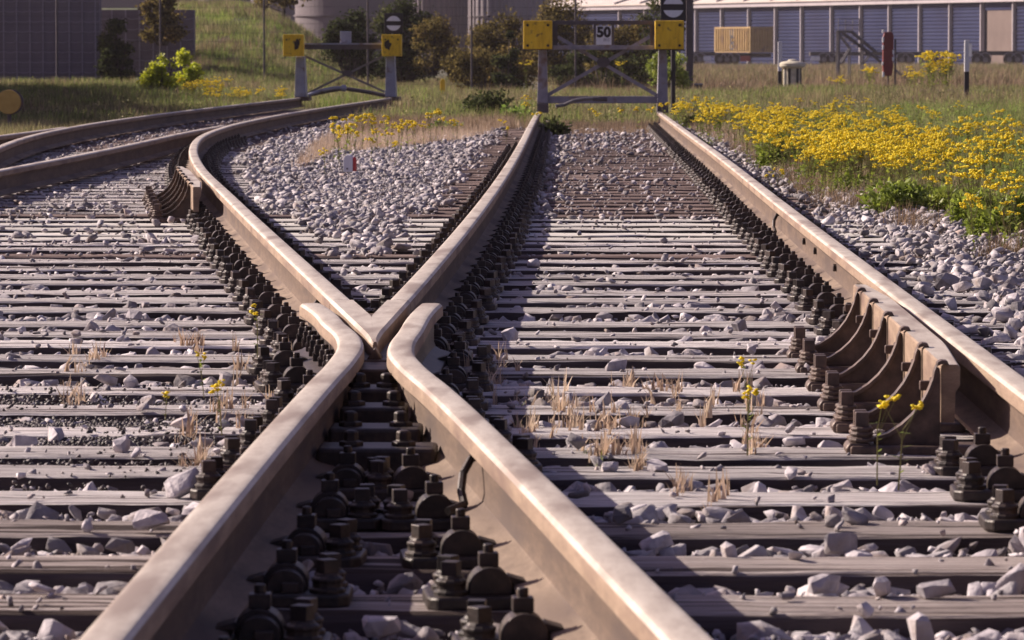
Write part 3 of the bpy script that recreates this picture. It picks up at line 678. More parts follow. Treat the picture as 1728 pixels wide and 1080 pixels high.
def leaf_plant(n, h, size, seed, mi=0, rad=.2):
    r = random.Random(seed); v, f, m = [], [], []
    for _ in range(n):
        a = r.uniform(0, 6.28); q = rad * math.sqrt(r.random()); z = h * r.random() ** .7 * (1 - .4 * (q / rad) ** 2)
        c = Vector((q * math.cos(a), q * math.sin(a), z)); d = Vector((r.gauss(0, 1), r.gauss(0, 1), r.gauss(.4, .7))).normalized(); s = d.cross(Vector((r.gauss(0,1), r.gauss(0,1), r.gauss(0,1)))).normalized()
        l = size * r.uniform(.6, 1.3); b = len(v)
        v += [tuple(c), tuple(c + d * l * .5 + s * l * .25), tuple(c + d * l), tuple(c + d * l * .5 - s * l * .25)]; f.append((b, b+1, b+2, b+3)); m.append(mi)
    return tri_arrays(v, f, m)
def ragwort(seed, h=.5, heads=7, full=1.0):
    """materials: 0 stem 1 leaf 2 flower"""
    r = random.Random(seed); v, f, m = [], [], []; q0 = min(1, .30 + h * 1.6) if h < .3 else 1
    def head(c, R_):
        for _ in range(int(9 * full)):
            a = r.uniform(0, 6.28); q = R_ * math.sqrt(r.random()); p = Vector((c[0] + q * math.cos(a), c[1] + q * math.sin(a), c[2] + r.uniform(-.006, .010) - q * .25)); s = r.uniform(.007, .012) * q0
            n = 6; b = len(v); tx, ty = r.uniform(-.5, .5), r.uniform(-.5, .5)
            v.append((p.x, p.y, p.z + s * .5))
            for k in range(n): 
                an = 6.283 * k / n; v.append((p.x + s * math.cos(an), p.y + s * math.sin(an), p.z + s * (tx * math.cos(an) + ty * math.sin(an))))
            for k in range(n): f.append((b, b + 1 + k, b + 1 + (k + 1) % n)); m.append(2)
            v.append((p.x, p.y, p.z - s * .7))
            for k in range(n): f.append((len(v) - 1, b + 1 + (k + 1) % n, b + 1 + k)); m.append(2)
    def stalk(p0, p1, w_):
        d = (Vector(p1) - Vector(p0)); a = r.uniform(0, 3.14); s = Vector((math.cos(a), math.sin(a), 0)) * w_ * q0; s2 = Vector((-math.sin(a), math.cos(a), 0)) * w_ * q0
        for q in (s, s2):
            b = len(v); v.extend([tuple(Vector(p0) - q), tuple(Vector(p0) + q), tuple(Vector(p1) + q * .7), tuple(Vector(p1) - q * .7)]); f.append((b, b+1, b+2, b+3)); m.append(0)
    lean = Vector((r.uniform(-.12, .12) * h, r.uniform(-.1, .1) * h, 0)); mid = Vector((0, 0, 0)) + lean * .6 + Vector((0, 0, h * .62))
    stalk((0, 0, 0), mid, .003)
    for k in range(heads):
        a = r.uniform(0, 6.28); q = h * r.uniform(.03, .20); t = mid + Vector((q * math.cos(a), q * math.sin(a), h * r.uniform(.24, .40) - q * .3)) 
        stalk(mid - Vector((0, 0, h * r.uniform(0, .15))), t, .0018); head(t, h * r.uniform(.035, .06))
    for k in range(int(14 * full) if h < .45 else 34):
        z = h * r.uniform(.08, .85); a = r.uniform(0, 6.28); b = len(v); l = r.uniform(.03, .07) * (q0 * .6 if q0 < 1 else 1); c = lean * (z / h) + Vector((0, 0, z)); d = Vector((math.cos(a), math.sin(a), r.uniform(-.1, .7))).normalized(); s = Vector((-math.sin(a), math.cos(a), 0)) * l * .2
        v.extend([tuple(c), tuple(c + d * l * .5 + s), tuple(c + d * l), tuple(c + d * l * .5 - s)]); f.append((b, b+1, b+2, b+3)); m.append(1)
    return tri_arrays(v, f, m)
RAG = [ragwort(s, 1.0 * .5, random.Random(s).randint(5, 9)) for s in range(10)]
TG = [tuft(26, .10, .25, .007, s, leanf=.8) for s in range(8)]            # tall grass
TD = [tuft(22, .07, .11, .004, 50 + s) for s in range(8)]        # short dry
TF = [tuft(24, .26, .32, .015, 80 + s, leanf=.8) for s in range(8)]        # coarse far grass
LW = [leaf_plant(90, .26, .05, 120 + s, 0, .20) for s in range(6)]
RAGM = [M['stem'], M['weed'], M['yellow']]
def place(name, protos, pts, scl, mats, label, cat='grass', kind='stuff', tilt=.15):
    n = len(pts)
    if n == 0: return
    L = np.array(pts, np.float32)
    rot = rotz(RNG.uniform(0, 6.28, n)) @ np.linalg.inv(rotz(np.zeros(n)))
    o = scatter(name, protos, RNG.integers(0, len(protos), n), L, rot, np.array(scl, np.float32), mats)
    tag(o, label, cat, kind=kind); return o
def inpoly(x, y, P):
    c = False; j = len(P) - 1
    for i in range(len(P)):
        if (P[i][1] > y) != (P[j][1] > y) and x < (P[j][0]-P[i][0]) * (y-P[i][1]) / (P[j][1]-P[i][1]) + P[i][0]: c = not c
        j = i
    return c
def sample_poly(P, n, z=None, ymin=None):     # P: photo pixels of the plant BASE on ground; uniform in the picture
    out = []; x0, x1 = min(p[0] for p in P), max(p[0] for p in P); y0, y1 = min(p[1] for p in P), max(p[1] for p in P); t = 0
    while len(out) < n and t < n * 60:
        t += 1; px, py = random.uniform(x0, x1), random.uniform(y0, y1)
        if not inpoly(px, py, P): continue
        X, Y, _ = at(px, py, -.22)
        out.append((X, Y, gz(X, Y) - .005))
    return out
# right field: world sampling
WEEDS = [(1640, 22.6, .25), (1712, 26, .2), (1455, 28, .25), (1325, 35, .28), (1390, 32, .22), (1545, 24.6, .36), (1690, 20.8, .30)]
def wfree(x, y):
    for px, D, r_ in WEEDS:
        if abs(x - X_(px, D)) < r_ and -1.6 < y - D < .6: return False
    return True
def field(n, x0f, x1f, y0, y1, test=lambda x, y: True, bias=1.0):
    out = []
    while len(out) < n:
        y = y0 + (y1 - y0) * random.random() ** bias; a, b = x0f(y), x1f(y)
        if b <= a: continue
        x = random.uniform(a, b)
        if test(x, y) and wfree(x, y): out.append((x, y, gz(x, y) - .01))
    return out
right_edge = lambda y: (1728 - VX) / F * y + .3
left_edge = lambda y: (0 - VX) / F * y - .3
pts = field(6500, edgeX, right_edge, 19, 62, lambda x, y: x < right_edge(y))
place('olive_grass', TG, pts, RNG.uniform(.5, 1.1, len(pts)), [M['grass_grey']], 'olive wild grass covering the bank right of the straight track')
pts = field(3000, edgeX, right_edge, 19, 62, lambda x, y: nz(x, y, .8) > .12)
place('green_grass', TG, pts, RNG.uniform(.6, 1.15, len(pts)), [M['grass']], 'greener grass patches on the right hand bank')
pts = field(2800, lambda y: edgeX(y) - .25, lambda y: right_edge(y), 19, 60, lambda x, y: x < edgeX(y) + .8 or nz(x, y, .6) > .25)
place('dry_grass', TG, pts, RNG.uniform(.4, 1.0, len(pts)), [M['dry_dull']], 'dry brown stalks among the weeds of the right hand bank')
def notrack(x, y): return not (y < 58 and X1(y) - 2.2 < x < edgeX(y)) and not (y < 76 and X1(y) - 2.1 < x < X1(y) + .45)
pts = field(9000, left_edge, right_edge, 56, 98, notrack)
place('olive_grass', TF, pts, RNG.uniform(.2, .95, len(pts)), [M['grass_grey']], 'olive grass across the meadow behind the buffer stops')
pts = field(4200, left_edge, right_edge, 56, 98, lambda x, y: notrack(x, y) and nz(x, y, .35) > .05)
place('green_grass', TF, pts, RNG.uniform(.2, .95, len(pts)), [M['grass']], 'green grass patches behind the buffer stops')
pts = field(1900, left_edge, right_edge, 56, 100, lambda x, y: notrack(x, y) and nz(x, y + 40, .3) > .12)
place('dry_grass', TF, pts, RNG.uniform(.3, 1.1, len(pts)), [M['dry_dull']], 'brown dry grass patches behind the buffer stops')
pts = field(2600, lambda y: X_(930, y), right_edge, 100, 330)
place('dry_grass', TF, pts, RNG.uniform(.5, 1.7, len(pts)), [M['dry_dull']], 'reddish brown rough field in front of the blue shed')
pts = field(1500, lambda y: X_(930, y), right_edge, 100, 330, lambda x, y: nz(x, y, .06) > .0)
place('olive_grass', TF, pts, RNG.uniform(.7, 1.8, len(pts)), [M['grass_grey']], 'olive scrub in the rough field before the blue shed')
LWF = [leaf_plant(70, .17, .030, 320 + q, 0, .16) for q in range(6)]
pts = field(1500, lambda y: edgeX(y) + .25, right_edge, 20, 62, lambda x, y: nz(x, y, .7) > -.05)
place('green_weeds', LWF, pts, RNG.uniform(.5, 1.3, len(pts)), [M['grass']], 'leafy green weeds spread through the right hand bank', 'weeds')
pts = field(1300, left_edge, right_edge, 56, 98, lambda x, y: notrack(x, y) and nz(x, y, .3) > .0)
place('green_weeds', LWF, pts, RNG.uniform(.6, 1.5, len(pts)), [M['grass_grey']], 'low leafy weeds across the meadow behind the buffer stops', 'weeds')
# hill
pts = field(5200, lambda y: -12.0 * y / 130, lambda y: -3.2, 96, 142)
place('hill_grass', TF, pts, RNG.uniform(.3, .85, len(pts)), [M['grass']], 'green grass slope below the silos at left')
pts = field(1400, lambda y: -12.0 * y / 130, lambda y: -3.2, 96, 142, lambda x, y: nz(x, y * 2 + 30, .5) > .05)
place('hill_grass', TF, pts, RNG.uniform(.4, 1.1, len(pts)), [M['dry_dull']], 'brown dry tufts on the green slope below the silos')
pts = field(2600, lambda y: -12.0 * y / 130, lambda y: -3.2, 96, 142, lambda x, y: nz(x, y * 2, .35) > .0)
place('hill_grass', TF, pts, RNG.uniform(.35, 1.1, len(pts)), [M['grass_grey']], 'darker olive tufts on the green slope below the silos')
# left dark meadow
pts = field(2600, left_edge, lambda y: XB(y) - .6 if y < 76 else -5.6, 42, 96, lambda x, y: x < -5.5)
place('olive_grass', TF, pts, RNG.uniform(.3, .75, len(pts)), [M['grass_grey']], 'shaded olive meadow at the left edge beyond the outer rail')
pts = field(1600, left_edge, lambda y: XB(y) - .6 if y < 76 else -5.6, 42, 80, lambda x, y: x < -5.5)
place('dry_grass', TF, pts, RNG.uniform(.25, .6, len(pts)), [M['dry_dull']], 'dull brown grass in the shaded meadow at the left edge')
# dry pale grass: between tracks and before the near buffer stop
pts = sample_poly([(505,292),(560,262),(620,262),(800,240),(900,205),(900,190),(700,188),(600,205),(540,250)], 1500)
pts = [p for p in pts if p[0] > X1(p[1]) + .35]
place('dry_grass', TD, pts, RNG.uniform(.6, 1.5, len(pts)), [M['dry']], 'pale beige dry grass island between the two tracks')
pts = sample_poly([(560,240),(640,200),(900,180),(900,215),(760,235)], 1100); pts = [p for p in pts if p[0] > X1(p[1]) + .35]
place('dry_grass', TG, pts, RNG.uniform(.2, .95, len(pts)), [M['dry_dull']], 'dull purple brown grass between the tracks near the buffer stops')
pts = sample_poly([(915,236),(1135,232),(1110,192),(912,192)], 1500)
place('dry_grass', TD, pts, RNG.uniform(.7, 1.6, len(pts)), [M['dry_dull']], 'purple brown dry grass filling the straight track before the near buffer stop')
pts = sample_poly([(915,236),(1135,232),(1110,192),(912,192)], 500)
place('dry_grass', TD, pts, RNG.uniform(.6, 1.4, len(pts)), [M['dry']], 'pale dry stalks inside the straight track before the near buffer stop')
pts = sample_poly([(1150,205),(1180,200),(1300,262),(1330,290),(1280,275),(1190,240)], 900)
place('dry_grass', TD, pts, RNG.uniform(.7, 1.6, len(pts)), [M['dry']], 'pale dry grass strip right of the straight track')
pts = sample_poly([(300,178),(360,170),(500,166),(500,174),(420,180)], 300) + sample_poly([(1080-250,172),(900,172),(900,185),(700,186)], 300)
place('dry_grass', TG, pts, RNG.uniform(.3, .7, len(pts)), [M['dry']], 'pale dry grass tufts around the far buffer stop')
# dry seedlings near the crossing
TS = [tuft(6, .010, .070, .0085, 200 + s, leanf=.8) for s in range(10)]
def seed_pts(n, polys):
    o = []
    for P, k in polys:
        c = [(random.uniform(min(q[0] for q in P), max(q[0] for q in P)), random.uniform(min(q[1] for q in P), max(q[1] for q in P))) for _ in range(max(2, k // 7))]
        for _ in range(k):
            a, b = random.choice(c); px, py = random.gauss(a, 14), random.gauss(b, 9)
            if not inpoly(px, py, P): continue
            X, Y, _z = at(px, py, ZS)
            if near_rail(X, Y, .08): continue
            o.append((X, Y, ZS - .012 if on_sleeper(X, Y) else ZS - .035))
    return o
pts = seed_pts(0, [([(760,600),(900,590),(1260,640),(1240,800),(960,800),(840,700)], 190), ([(20,590),(480,560),(500,640),(430,780),(250,800),(140,700)], 170), ([(1240,640),(1330,660),(1300,800),(1240,790)], 30), ([(735,560),(800,570),(800,640),(745,620)], 22), ([(1130,800),(1330,800),(1300,860),(1150,860)], 12), ([(560,690),(700,690),(700,880),(560,880)], 16)])
place('dry_seedlings', TS, pts, RNG.uniform(.6, 1.25, len(pts)), [M['dry']], 'small dry seedlings sprouting between the sleepers around the crossing')
pts = seed_pts(0, [([(760,600),(900,590),(1240,800),(960,800)], 18), ([(0,590),(480,560),(300,720)], 14)])
place('green_seedlings', TS, pts, RNG.uniform(.3, .5, len(pts)), [M['weed']], 'tiny green seedlings between the sleepers')
# flower mass
def flower_field(P, n, top, keep=.0):
    out = []
    x0, x1 = min(p[0] for p in P), max(p[0] for p in P); y0, y1 = min(p[1] for p in P), max(p[1] for p in P)
    while len(out) < n:
        px, py = random.uniform(x0, x1), random.uniform(y0, y1)
        if not inpoly(px, py, P): continue
        Y = F * (EYE - top) / (py - HY); X = (px - VX) / F * Y
        if nz(X * 1.6, Y * .45, 1) < -.12 and random.random() < .75: continue
        out.append((X, Y, top))
    return out
tops = flower_field([(1130,176),(1160,168),(1250,170),(1330,182),(1420,180),(1500,192),(1570,215),(1600,240),(1590,262),(1500,268),(1440,250),(1370,248),(1310,232),(1240,205),(1180,192)], 430, .13)
pts = [(x, y, gz(x, y)) for x, y, z in tops]; scl = [(.13 - p[2]) / .46 * random.uniform(.8, 1.12) for p in pts]
place('ragwort_mass', RAG, pts, scl, RAGM, 'dense band of yellow ragwort flowers on the bank right of the straight track', 'flowers')
tops = flower_field([(1500,240),(1728,200),(1728,330),(1640,330),(1560,285)], 60, .10) + flower_field([(1290,160),(1600,170),(1728,200),(1600,215),(1350,178)], 26, .16) + flower_field([(1300,250),(1420,262),(1400,275),(1300,262)], 12, .05)
pts = [(x, y, gz(x, y)) for x, y, z in tops]; scl = [random.uniform(.5, .85) for p in pts]
place('ragwort_mass', RAG, pts, scl, RAGM, 'scattered yellow ragwort plants among the weeds of the right bank', 'flowers')
pts = field(420, lambda y: edgeX(y) - .1, lambda y: edgeX(y) + .55, 22, 50)
place('dry_stalks', TG, pts, RNG.uniform(.5, 1.1, len(pts)), [M['dry']], 'pale dry stalks along the edge of the right hand bank')
# individual ragworts
def rag_one(px, py_top, D, h, label, heads=6, sc=1, grp=None, full=1.0, seed=0):
    V, T, MI = ragwort(900 + seed + int(px), h, heads, full); X = X_(px, D); zb = Z_(py_top, D) - h
    o = scatter('ragwort', [(V, T, MI)], np.zeros(1, int), np.array([[0, 0, 0]], np.float32), rotz(np.zeros(1)), np.ones(1), RAGM)
    o.location = (X, D, zb); tag(o, label, 'flower', grp)
rag_one(1266, 602, 10.9, .16, 'small single ragwort with four drooping buds left of the check rail', 3, full=.7)
rag_one(1262, 652, 9.7, .19, 'small ragwort with bright open flowers in front of the wide pale stone', 3, full=.8)
rag_one(1482, 655, 8.55, .19, 'tall ragwort growing in front of the check rail brackets', 3, full=.7)
rag_one(1518, 662, 8.45, .19, 'thinner ragwort right beside the one at the check rail brackets', 3, full=.6)
rag_one(342, 598, 9.9, .10, 'small ragwort with one bright flower left of the wing rail', 2, full=.9)
rag_one(372, 640, 9.2, .12, 'ragwort with several small buds near the lower left rail', 4, full=.7)
rag_one(276, 662, 9.0, .06, 'tiny ragwort in the cinders at left', 2, full=.7)
rag_one(433, 512, 12.0, .15, 'pale spindly ragwort beside the clips left of the wing rail', 3, full=.5)
rag_one(1310, 282, 29.0, .20, 'lone ragwort on the gravel just outside the right hand rail', 5)
rag_one(1300, 290, 28.0, .16, 'shorter ragwort on the gravel just outside the right hand rail', 4)
isl = [(563,195,37),(572,205,36),(580,215,35),(575,222,34.5),(590,200,38),(600,192,40),(612,195,41),(625,190,42),(637,198,41),(650,195,42),(632,216,38),(625,232,35),(665,238,34.5),(548,250,32.5),(662,205,40),(675,202,40),(690,200,41),(672,212,38),(655,218,37),(701,205,40),(735,182,45),(728,190,45),(745,195,44),(715,205,42),(700,210,41),(765,200,44),(770,204,44),(600,218,36)]
for i, (px, py, D) in enumerate(isl):
    D2 = D; X = X_(px, D2); zb = gz(X, D2); h = max(.12, Z_(py, D2) - zb)
    rag_one(px, py, D2, h, 'yellow ragwort in the cluster on the dry grass island between the tracks', 6, grp='ragworts on the grass island between the tracks', full=1.2)
for i, (px, py, D) in enumerate([(885,158,58),(885,170,56),(1050,182,53),(1075,178,53),(1100,180,52.5),(1120,172,52),(910,186,50),(850,200,47),(853,212,44),(1000,182,54),(1010,190,52)]):
    X = X_(px, D); h = max(.10, Z_(py, D) - gz(X, D)); rag_one(px, py, D, h, 'ragwort flowering around the feet of the near buffer stop', 5, grp='ragworts around the near buffer stop')
for px, py, D, h, lab in [(890,100,95,.9,'tall ragwort left of the near buffer stop post'),(1047,100,92,.8,'tall ragwort seen through the near buffer stop frame')]: rag_one(px, py, D, h, lab, 8, full=1.5)

# leafy weeds: each a thing
def weed_clump(px, py, D, wpx, hpx, m, label, n=900, leaf=.045, name='weed', cat='weed', base=None):
    r = random.Random(int(px * 7 + py)); wd = wpx / F * D / 2; hh = 1.25 * hpx / F * D; X = X_(px, D); zb = gz(X, D) - .02 if base is None else base
    v, f, mm = [], [], []; lobes = [(r.uniform(-.7, .7) * wd, r.uniform(-.5, .5) * wd, r.uniform(.55, 1) * hh, r.uniform(.35, .6) * wd) for _ in range(12)]
    for _ in range(n):
        lx, ly, lh, lr = r.choice(lobes); a = r.uniform(0, 6.28); q = lr * math.sqrt(r.random()); z = lh * r.random() ** .45 * (1 - .35 * (q / lr) ** 2)
        c = Vector((lx + q * math.cos(a), ly + q * math.sin(a), z)); d = Vector((r.gauss(0, 1), r.gauss(0, 1), r.gauss(.5, .8))).normalized(); s = d.cross(Vector((r.gauss(0,1), r.gauss(0,1), r.gauss(0,1)))).normalized()
        l = leaf * r.uniform(.5, 1.3); b = len(v); v += [tuple(c), tuple(c + d*l*.5 + s*l*.22), tuple(c + d*l), tuple(c + d*l*.5 - s*l*.22)]; f.append((b,b+1,b+2,b+3)); mm.append(0)
    me = bpy.data.meshes.new(name); me.from_pydata(v, [], f); me.materials.append(m); me.update(); o = link(name, me, loc=(X, D, zb)); tag(o, label, cat); return o
weed_clump(1320, 285, 34, 100, 66, M['weed'], 'bright green weed clump at the left end of the ragwort band', 3000, .05)
weed_clump(1395, 290, 30.5, 105, 52, M['weed'], 'low green weed clump below the middle of the ragwort band', 1800, .05)
weed_clump(1545, 350, 24.6, 155, 66, M['weed'], 'wide green weed bush spilling onto the ballast at right', 5200, .045)
weed_clump(1690, 400, 20.8, 120, 80, M['weed'], 'green weed clump at the right edge of the picture', 4600, .042)
weed_clump(1180, 185, 55, 60, 24, M['weed'], 'green weeds at the foot of the right post of the near buffer stop', 700, .07)
weed_clump(940, 215, 48, 50, 40, M['bush'], 'dark green weed at the foot of the left post of the near buffer stop', 600, .06)
weed_clump(750, 205, 50, 60, 20, M['grass'], 'low olive weeds in the middle of the grass island', 700, .06)
weed_clump(830, 180, 62, 90, 50, M['bush'], 'dark rounded shrub left of the near buffer stop', 1800, .07, 'shrub', 'shrub')
weed_clump(870, 170, 60, 60, 30, M['grass'], 'bright green tuft left of the near buffer stop post', 600, .08)

weed_clump(1640, 385, 22.6, 100, 60, M['weed'], 'yellow green weed clump between the two larger ones at the lower right', 3200, .042)
weed_clump(1712, 330, 26.0, 70, 50, M['weed'], 'small green weed clump at the right edge above the larger one', 1800, .045)
weed_clump(1455, 318, 28.0, 90, 44, M['weed'], 'low yellow green weed clump left of the wide weed bush', 2200, .045)
# bushes and trees --------------------------------------------------
def leafcloud(name, lobes, n, leaf, m, parent=None, seed=0, hollow=.35):
    r = np.random.default_rng(seed); L = np.array(lobes, float)   # cx,cy,cz,rx,ry,rz
    vol = L[:, 3] * L[:, 4] * L[:, 5]; idx = r.choice(len(L), n, p=vol / vol.sum())
    d = r.normal(size=(n, 3)); d /= np.linalg.norm(d, axis=1)[:, None]; q = (hollow + (1 - hollow) * r.random(n)) ** (1 / 1.9) * (1 + .65 * r.random(n) ** 4)
    q *= 1 + .16 * np.sin(d[:, 0] * 7 + idx) * np.cos(d[:, 2] * 6)
    C = L[idx, :3] + d * L[idx, 3:] * q[:, None]
    a = r.normal(size=(n, 3)); a /= np.linalg.norm(a, axis=1)[:, None]; b = np.cross(a, r.normal(size=(n, 3))); b /= np.linalg.norm(b, axis=1)[:, None]
    s = leaf * r.uniform(.5, 1.3, n)[:, None]
    V = np.stack([C - a * s * .5, C + b * s * .3, C + a * s * .5, C - b * s * .3], 1).reshape(-1, 3)
    me = bpy.data.meshes.new(name); me.vertices.add(4 * n); me.vertices.foreach_set('co', V.astype(np.float32).ravel())
    me.loops.add(4 * n); me.loops.foreach_set('vertex_index', np.arange(4 * n, dtype=np.int32)); me.polygons.add(n); me.polygons.foreach_set('loop_start', np.arange(0, 4 * n, 4, dtype=np.int32))
    me.materials.append(m); me.update(calc_edges=True); return link(name, me, parent)
def bush(px0, px1, py0, py1, D, m, label, n=2500, leaf=.16, seed=0, name='bush', stems=True, lob=10, dens=None, cat='bush'):
    r = random.Random(seed); x0, x1 = X_(px0, D), X_(px1, D); zt, zb = Z_(py0, D), Z_(py1, D); cx = (x0 + x1) / 2; w_ = (x1 - x0) / 2; h = zt - zb
    rt = empty(name, (cx, D, zb)); tag(rt, label, cat)
    lobes = []
    for k in range(int(lob * 1.9)):
        u = r.uniform(-1, 1); t = r.uniform(.08, .92) * (1 - .35 * u * u); rr = r.uniform(.14, .36) * min(w_, h / 2) * 1.15
        lobes.append((u * (w_ - rr), r.uniform(-.5, .5) * w_, max(rr * .8, t * h), rr * 1.15, rr, rr * r.uniform(.8, 1.2)))
    leafcloud('crown', lobes, int(n * 2.6), leaf * .66, m, rt, seed, hollow=.0)
    mb = MB()
    for lb in lobes: mb.tube((lb[0] * .25, lb[1] * .25, -.1), (lb[0] * .9, lb[1], lb[2]), .03 * h * .4 + .008, .008, 5)
    mb.build('trunk', M['bark'], rt); return rt
bush(545, 640, 12, 128, 112, M['bush'], 'dark rounded bush behind the fence left of the far signal board', 4200, .13, 1, lob=14)
bush(625, 745, -8, 132, 114, M['bush'], 'larger dark bush behind the fence right of the far signal board', 6000, .13, 2, lob=16)
bush(735, 800, 60, 135, 112, M['bush_warm'], 'low brownish bush right of the larger dark bush', 1500, .12, 12, lob=9)
bush(785, 900, 20, 140, 110, M['bush_warm'], 'loose golden brown bush left of the near buffer stop', 4200, .12, 3, lob=18)
bush(880, 1010, -5, 135, 116, M['bush_warm'], 'tall brownish bush behind the left half of the near buffer stop', 5200, .12, 4, lob=18)
bush(985, 1110, 20, 135, 113, M['bush_warm'], 'brownish bush behind the right half of the near buffer stop', 4600, .12, 5, lob=16)
bush(1060, 1160, -12, 150, 112, M['bush'], 'dark bush beside the tall dark post behind the near signal board', 3000, .12, 6, lob=14)
bush(1090, 1165, 80, 150, 100, M['weed'], 'fresh green shrub at the foot of the tall dark post', 1100, .10, 15, lob=8)
bush(163, 228, 22, 138, 105.4, M['bush'], 'dark narrow bush against the dark wall at left', 3600, .12, 7, lob=16)
bush(235, 315, -20, 70, 108.6, M['bush_warm'], 'ivy like foliage hanging over the dark wall at left', 1500, .15, 8, lob=12)
bush(238, 306, 84, 160, 86, M['lime'], 'bright lime green bush glowing in the sun at left', 1600, .10, 9, lob=11)
bush(292, 346, 84, 152, 88, M['lime'], 'smaller lime green bush to the right of the first glowing one', 1100, .10, 10, lob=9)
bush(830, 880, 40, 170, 104, M['bush'], 'dark upright bush in front of the golden one', 1800, .12, 16, lob=9)
bush(740, 905, 66, 158, 107, M['bush_warm'], 'low wide scruffy brush between the two buffer stops', 4200, .12, 41, lob=22)
bush(925, 1110, 84, 150, 108, M['bush'], 'low dark brush behind the cross braces of the near buffer stop', 3200, .12, 42, lob=20)
bush(690, 770, 20, 120, 111, M['bush_warm'], 'thin brown bush in front of the ribbed silo', 1700, .12, 43, lob=12)
def ragbush(px0, px1, py0, py1, D, label, n=30, seed=0):
    pts = []; scl = []; r = random.Random(seed)
    for k in range(n):
        t = r.random(); px = px0 + (px1 - px0) * t; py = py0 + (py1 - py0) * r.random(); X = X_(px, D); g = gz(X, D)
        pts.append((X, D + r.uniform(-1, 1), g)); scl.append((Z_(py, D) - g) / .47)
    place('ragwort_clump', RAG, pts, scl, RAGM, label, 'flowers')
ragbush(305, 385, 132, 150, 80, 'orange yellow ragwort patch right of the lime green bushes', 46, 1)
ragbush(345, 480, 148, 160, 72, 'low ragwort patch along the outer rail left of the far buffer stop', 40, 2)
ragbush(1530, 1560, 112, 128, 92, 'lower left half of the tall ragwort clump by the white post', 12, 3)
ragbush(1558, 1602, 86, 120, 92, 'upper right half of the tall ragwort clump by the white post', 24, 4)
ragbush(1405, 1430, 128, 136, 90, 'small ragwort tuft below the steel steps', 8, 5)
ragbush(1455, 1475, 112, 118, 92, 'small ragwort tuft left of the maroon column', 6, 6)
# young tree left with reddish leaves
def tree(px, pyb, D, h, label, m, n=1500, cw=1.2, seed=0, leaf=.13, c0=.35, dens=12):
    r = random.Random(seed); X = X_(px, D); zb = gz(X, D) if pyb is None else Z_(pyb, D); rt = empty('tree', (X, D, zb)); tag(rt, label, 'tree')
    mb = MB(); mb.tube((0,0,-.2), (.05*h*.3, 0, h*.55), .022*h*.6, .012*h*.6, 7); mb.tube((.05*h*.3,0,h*.55), (.0,0,h*.95), .012*h*.6, .004, 6); lobes = []
    for k in range(dens):
        t = r.uniform(c0, .98); a = r.uniform(0, 6.28); q = cw * r.uniform(.3, 1) * (1.15 - .6 * t); c = (q * math.cos(a), q * math.sin(a), h * t); mb.tube((0, 0, h * t * .75), c, .007*h*.6, .004, 5); rr = cw * r.uniform(.22, .42); lobes.append((*c, rr, rr, rr * .85))
    leafcloud('crown', lobes, n, leaf, m, rt, seed, hollow=.1); mb.build('trunk', M['bark'], rt); return rt
tree(478, 62, 128, 4.2, 'young tree with reddish leaves in front of the silo edge', M['bush_warm'], 1500, .75, 21, .13, .12, 14)
tree(452, 30, 132, 3.6, 'slender young tree on top of the grass slope', M['bush_warm'], 700, .6, 22, .12, .12)
for i, (x, y) in enumerate([(-14.2, 72), (-15, 80), (-13.6, 64), (-17, 89), (-13.2, 57), (-13.9, 68), (-14.6, 76), (-16, 84.5), (-13.4, 60.5)]):  # unseen trees, added to throw shade on the left meadow
    t = tree(0, None, y, 4.9, ['tall dark tree outside the left edge, nearest the tracks', 'tall tree outside the left edge, second of the row', 'tree outside the left edge casting shade on the meadow', 'last tree of the row outside the left edge', 'first tree of the row outside the left edge', 'dark tree left of the ochre disc outside the picture', 'dark tree left of the lime bushes outside the picture', 'dark tree left of the narrow bush outside the picture', 'small dark tree outside the picture near the outer rail'][i], M['bush'], 7000, 2.6, 30 + i, .30, .08, 34); t.location.x = x; t.location.z = gz(x, y)

# ------------------------------------------------------------------ buffer stops
def text_mesh(txt, size, bold=.0):
    c = bpy.data.curves.new('txt', 'FONT'); c.body = txt; c.size = size; c.extrude = .0015; c.offset = bold; c.resolution_u = 3
    o = bpy.data.objects.new('txt', c); COL.objects.link(o); bpy.context.view_layer.update()
    me = bpy.data.meshes.new_from_object(o.evaluated_get(bpy.context.evaluated_depsgraph_get())); bpy.data.objects.remove(o, do_unlink=True); return me
def xbox(m, p, q, wx, wy):              # bar between p and q in XZ plane with width
    p = Vector(p); q = Vector(q); d = (q - p).normalized(); n = Vector((-d.z, 0, d.x)) * wx / 2; y = Vector((0, wy / 2, 0))
    m.add([p-n-y, p+n-y, p+n+y, p-n+y, q-n-y, q+n-y, q+n+y, q-n+y], [(0,1,2,3),(4,7,6,5),(0,4,5,1),(1,5,6,2),(2,6,7,3),(3,7,4,0)])
def signal_board(px, py, D, label, wpx, zb):
    s = empty('signal_board', (X_(px, D), D, Z_(py, D))); tag(s, label, 'signal')
    h = wpx / F * D / 2; m = MB(); m.box(-h, h, -.012, .03, -h * 1.08, h * 1.12); m.build('board', M['black'], s, bevel=.006)
    r_ = h * .80
    for sg in (1, -1):                  # white disc halves above and below the black bar
        a0 = math.asin(.30); A = np.linspace(a0, math.pi - a0, 22)
        m = MB(); m.prism([(r_ * math.cos(a), sg * r_ * math.sin(a)) for a in A], 'y', -.018, -.0125); m.build('disc_half', M['signwhite'], s)
    m = MB(); m.tube((0, .05, -h * 1.0), (0, .05, zb - Z_(py, D)), .03, n=10); m.build('pole', M['black'], s)
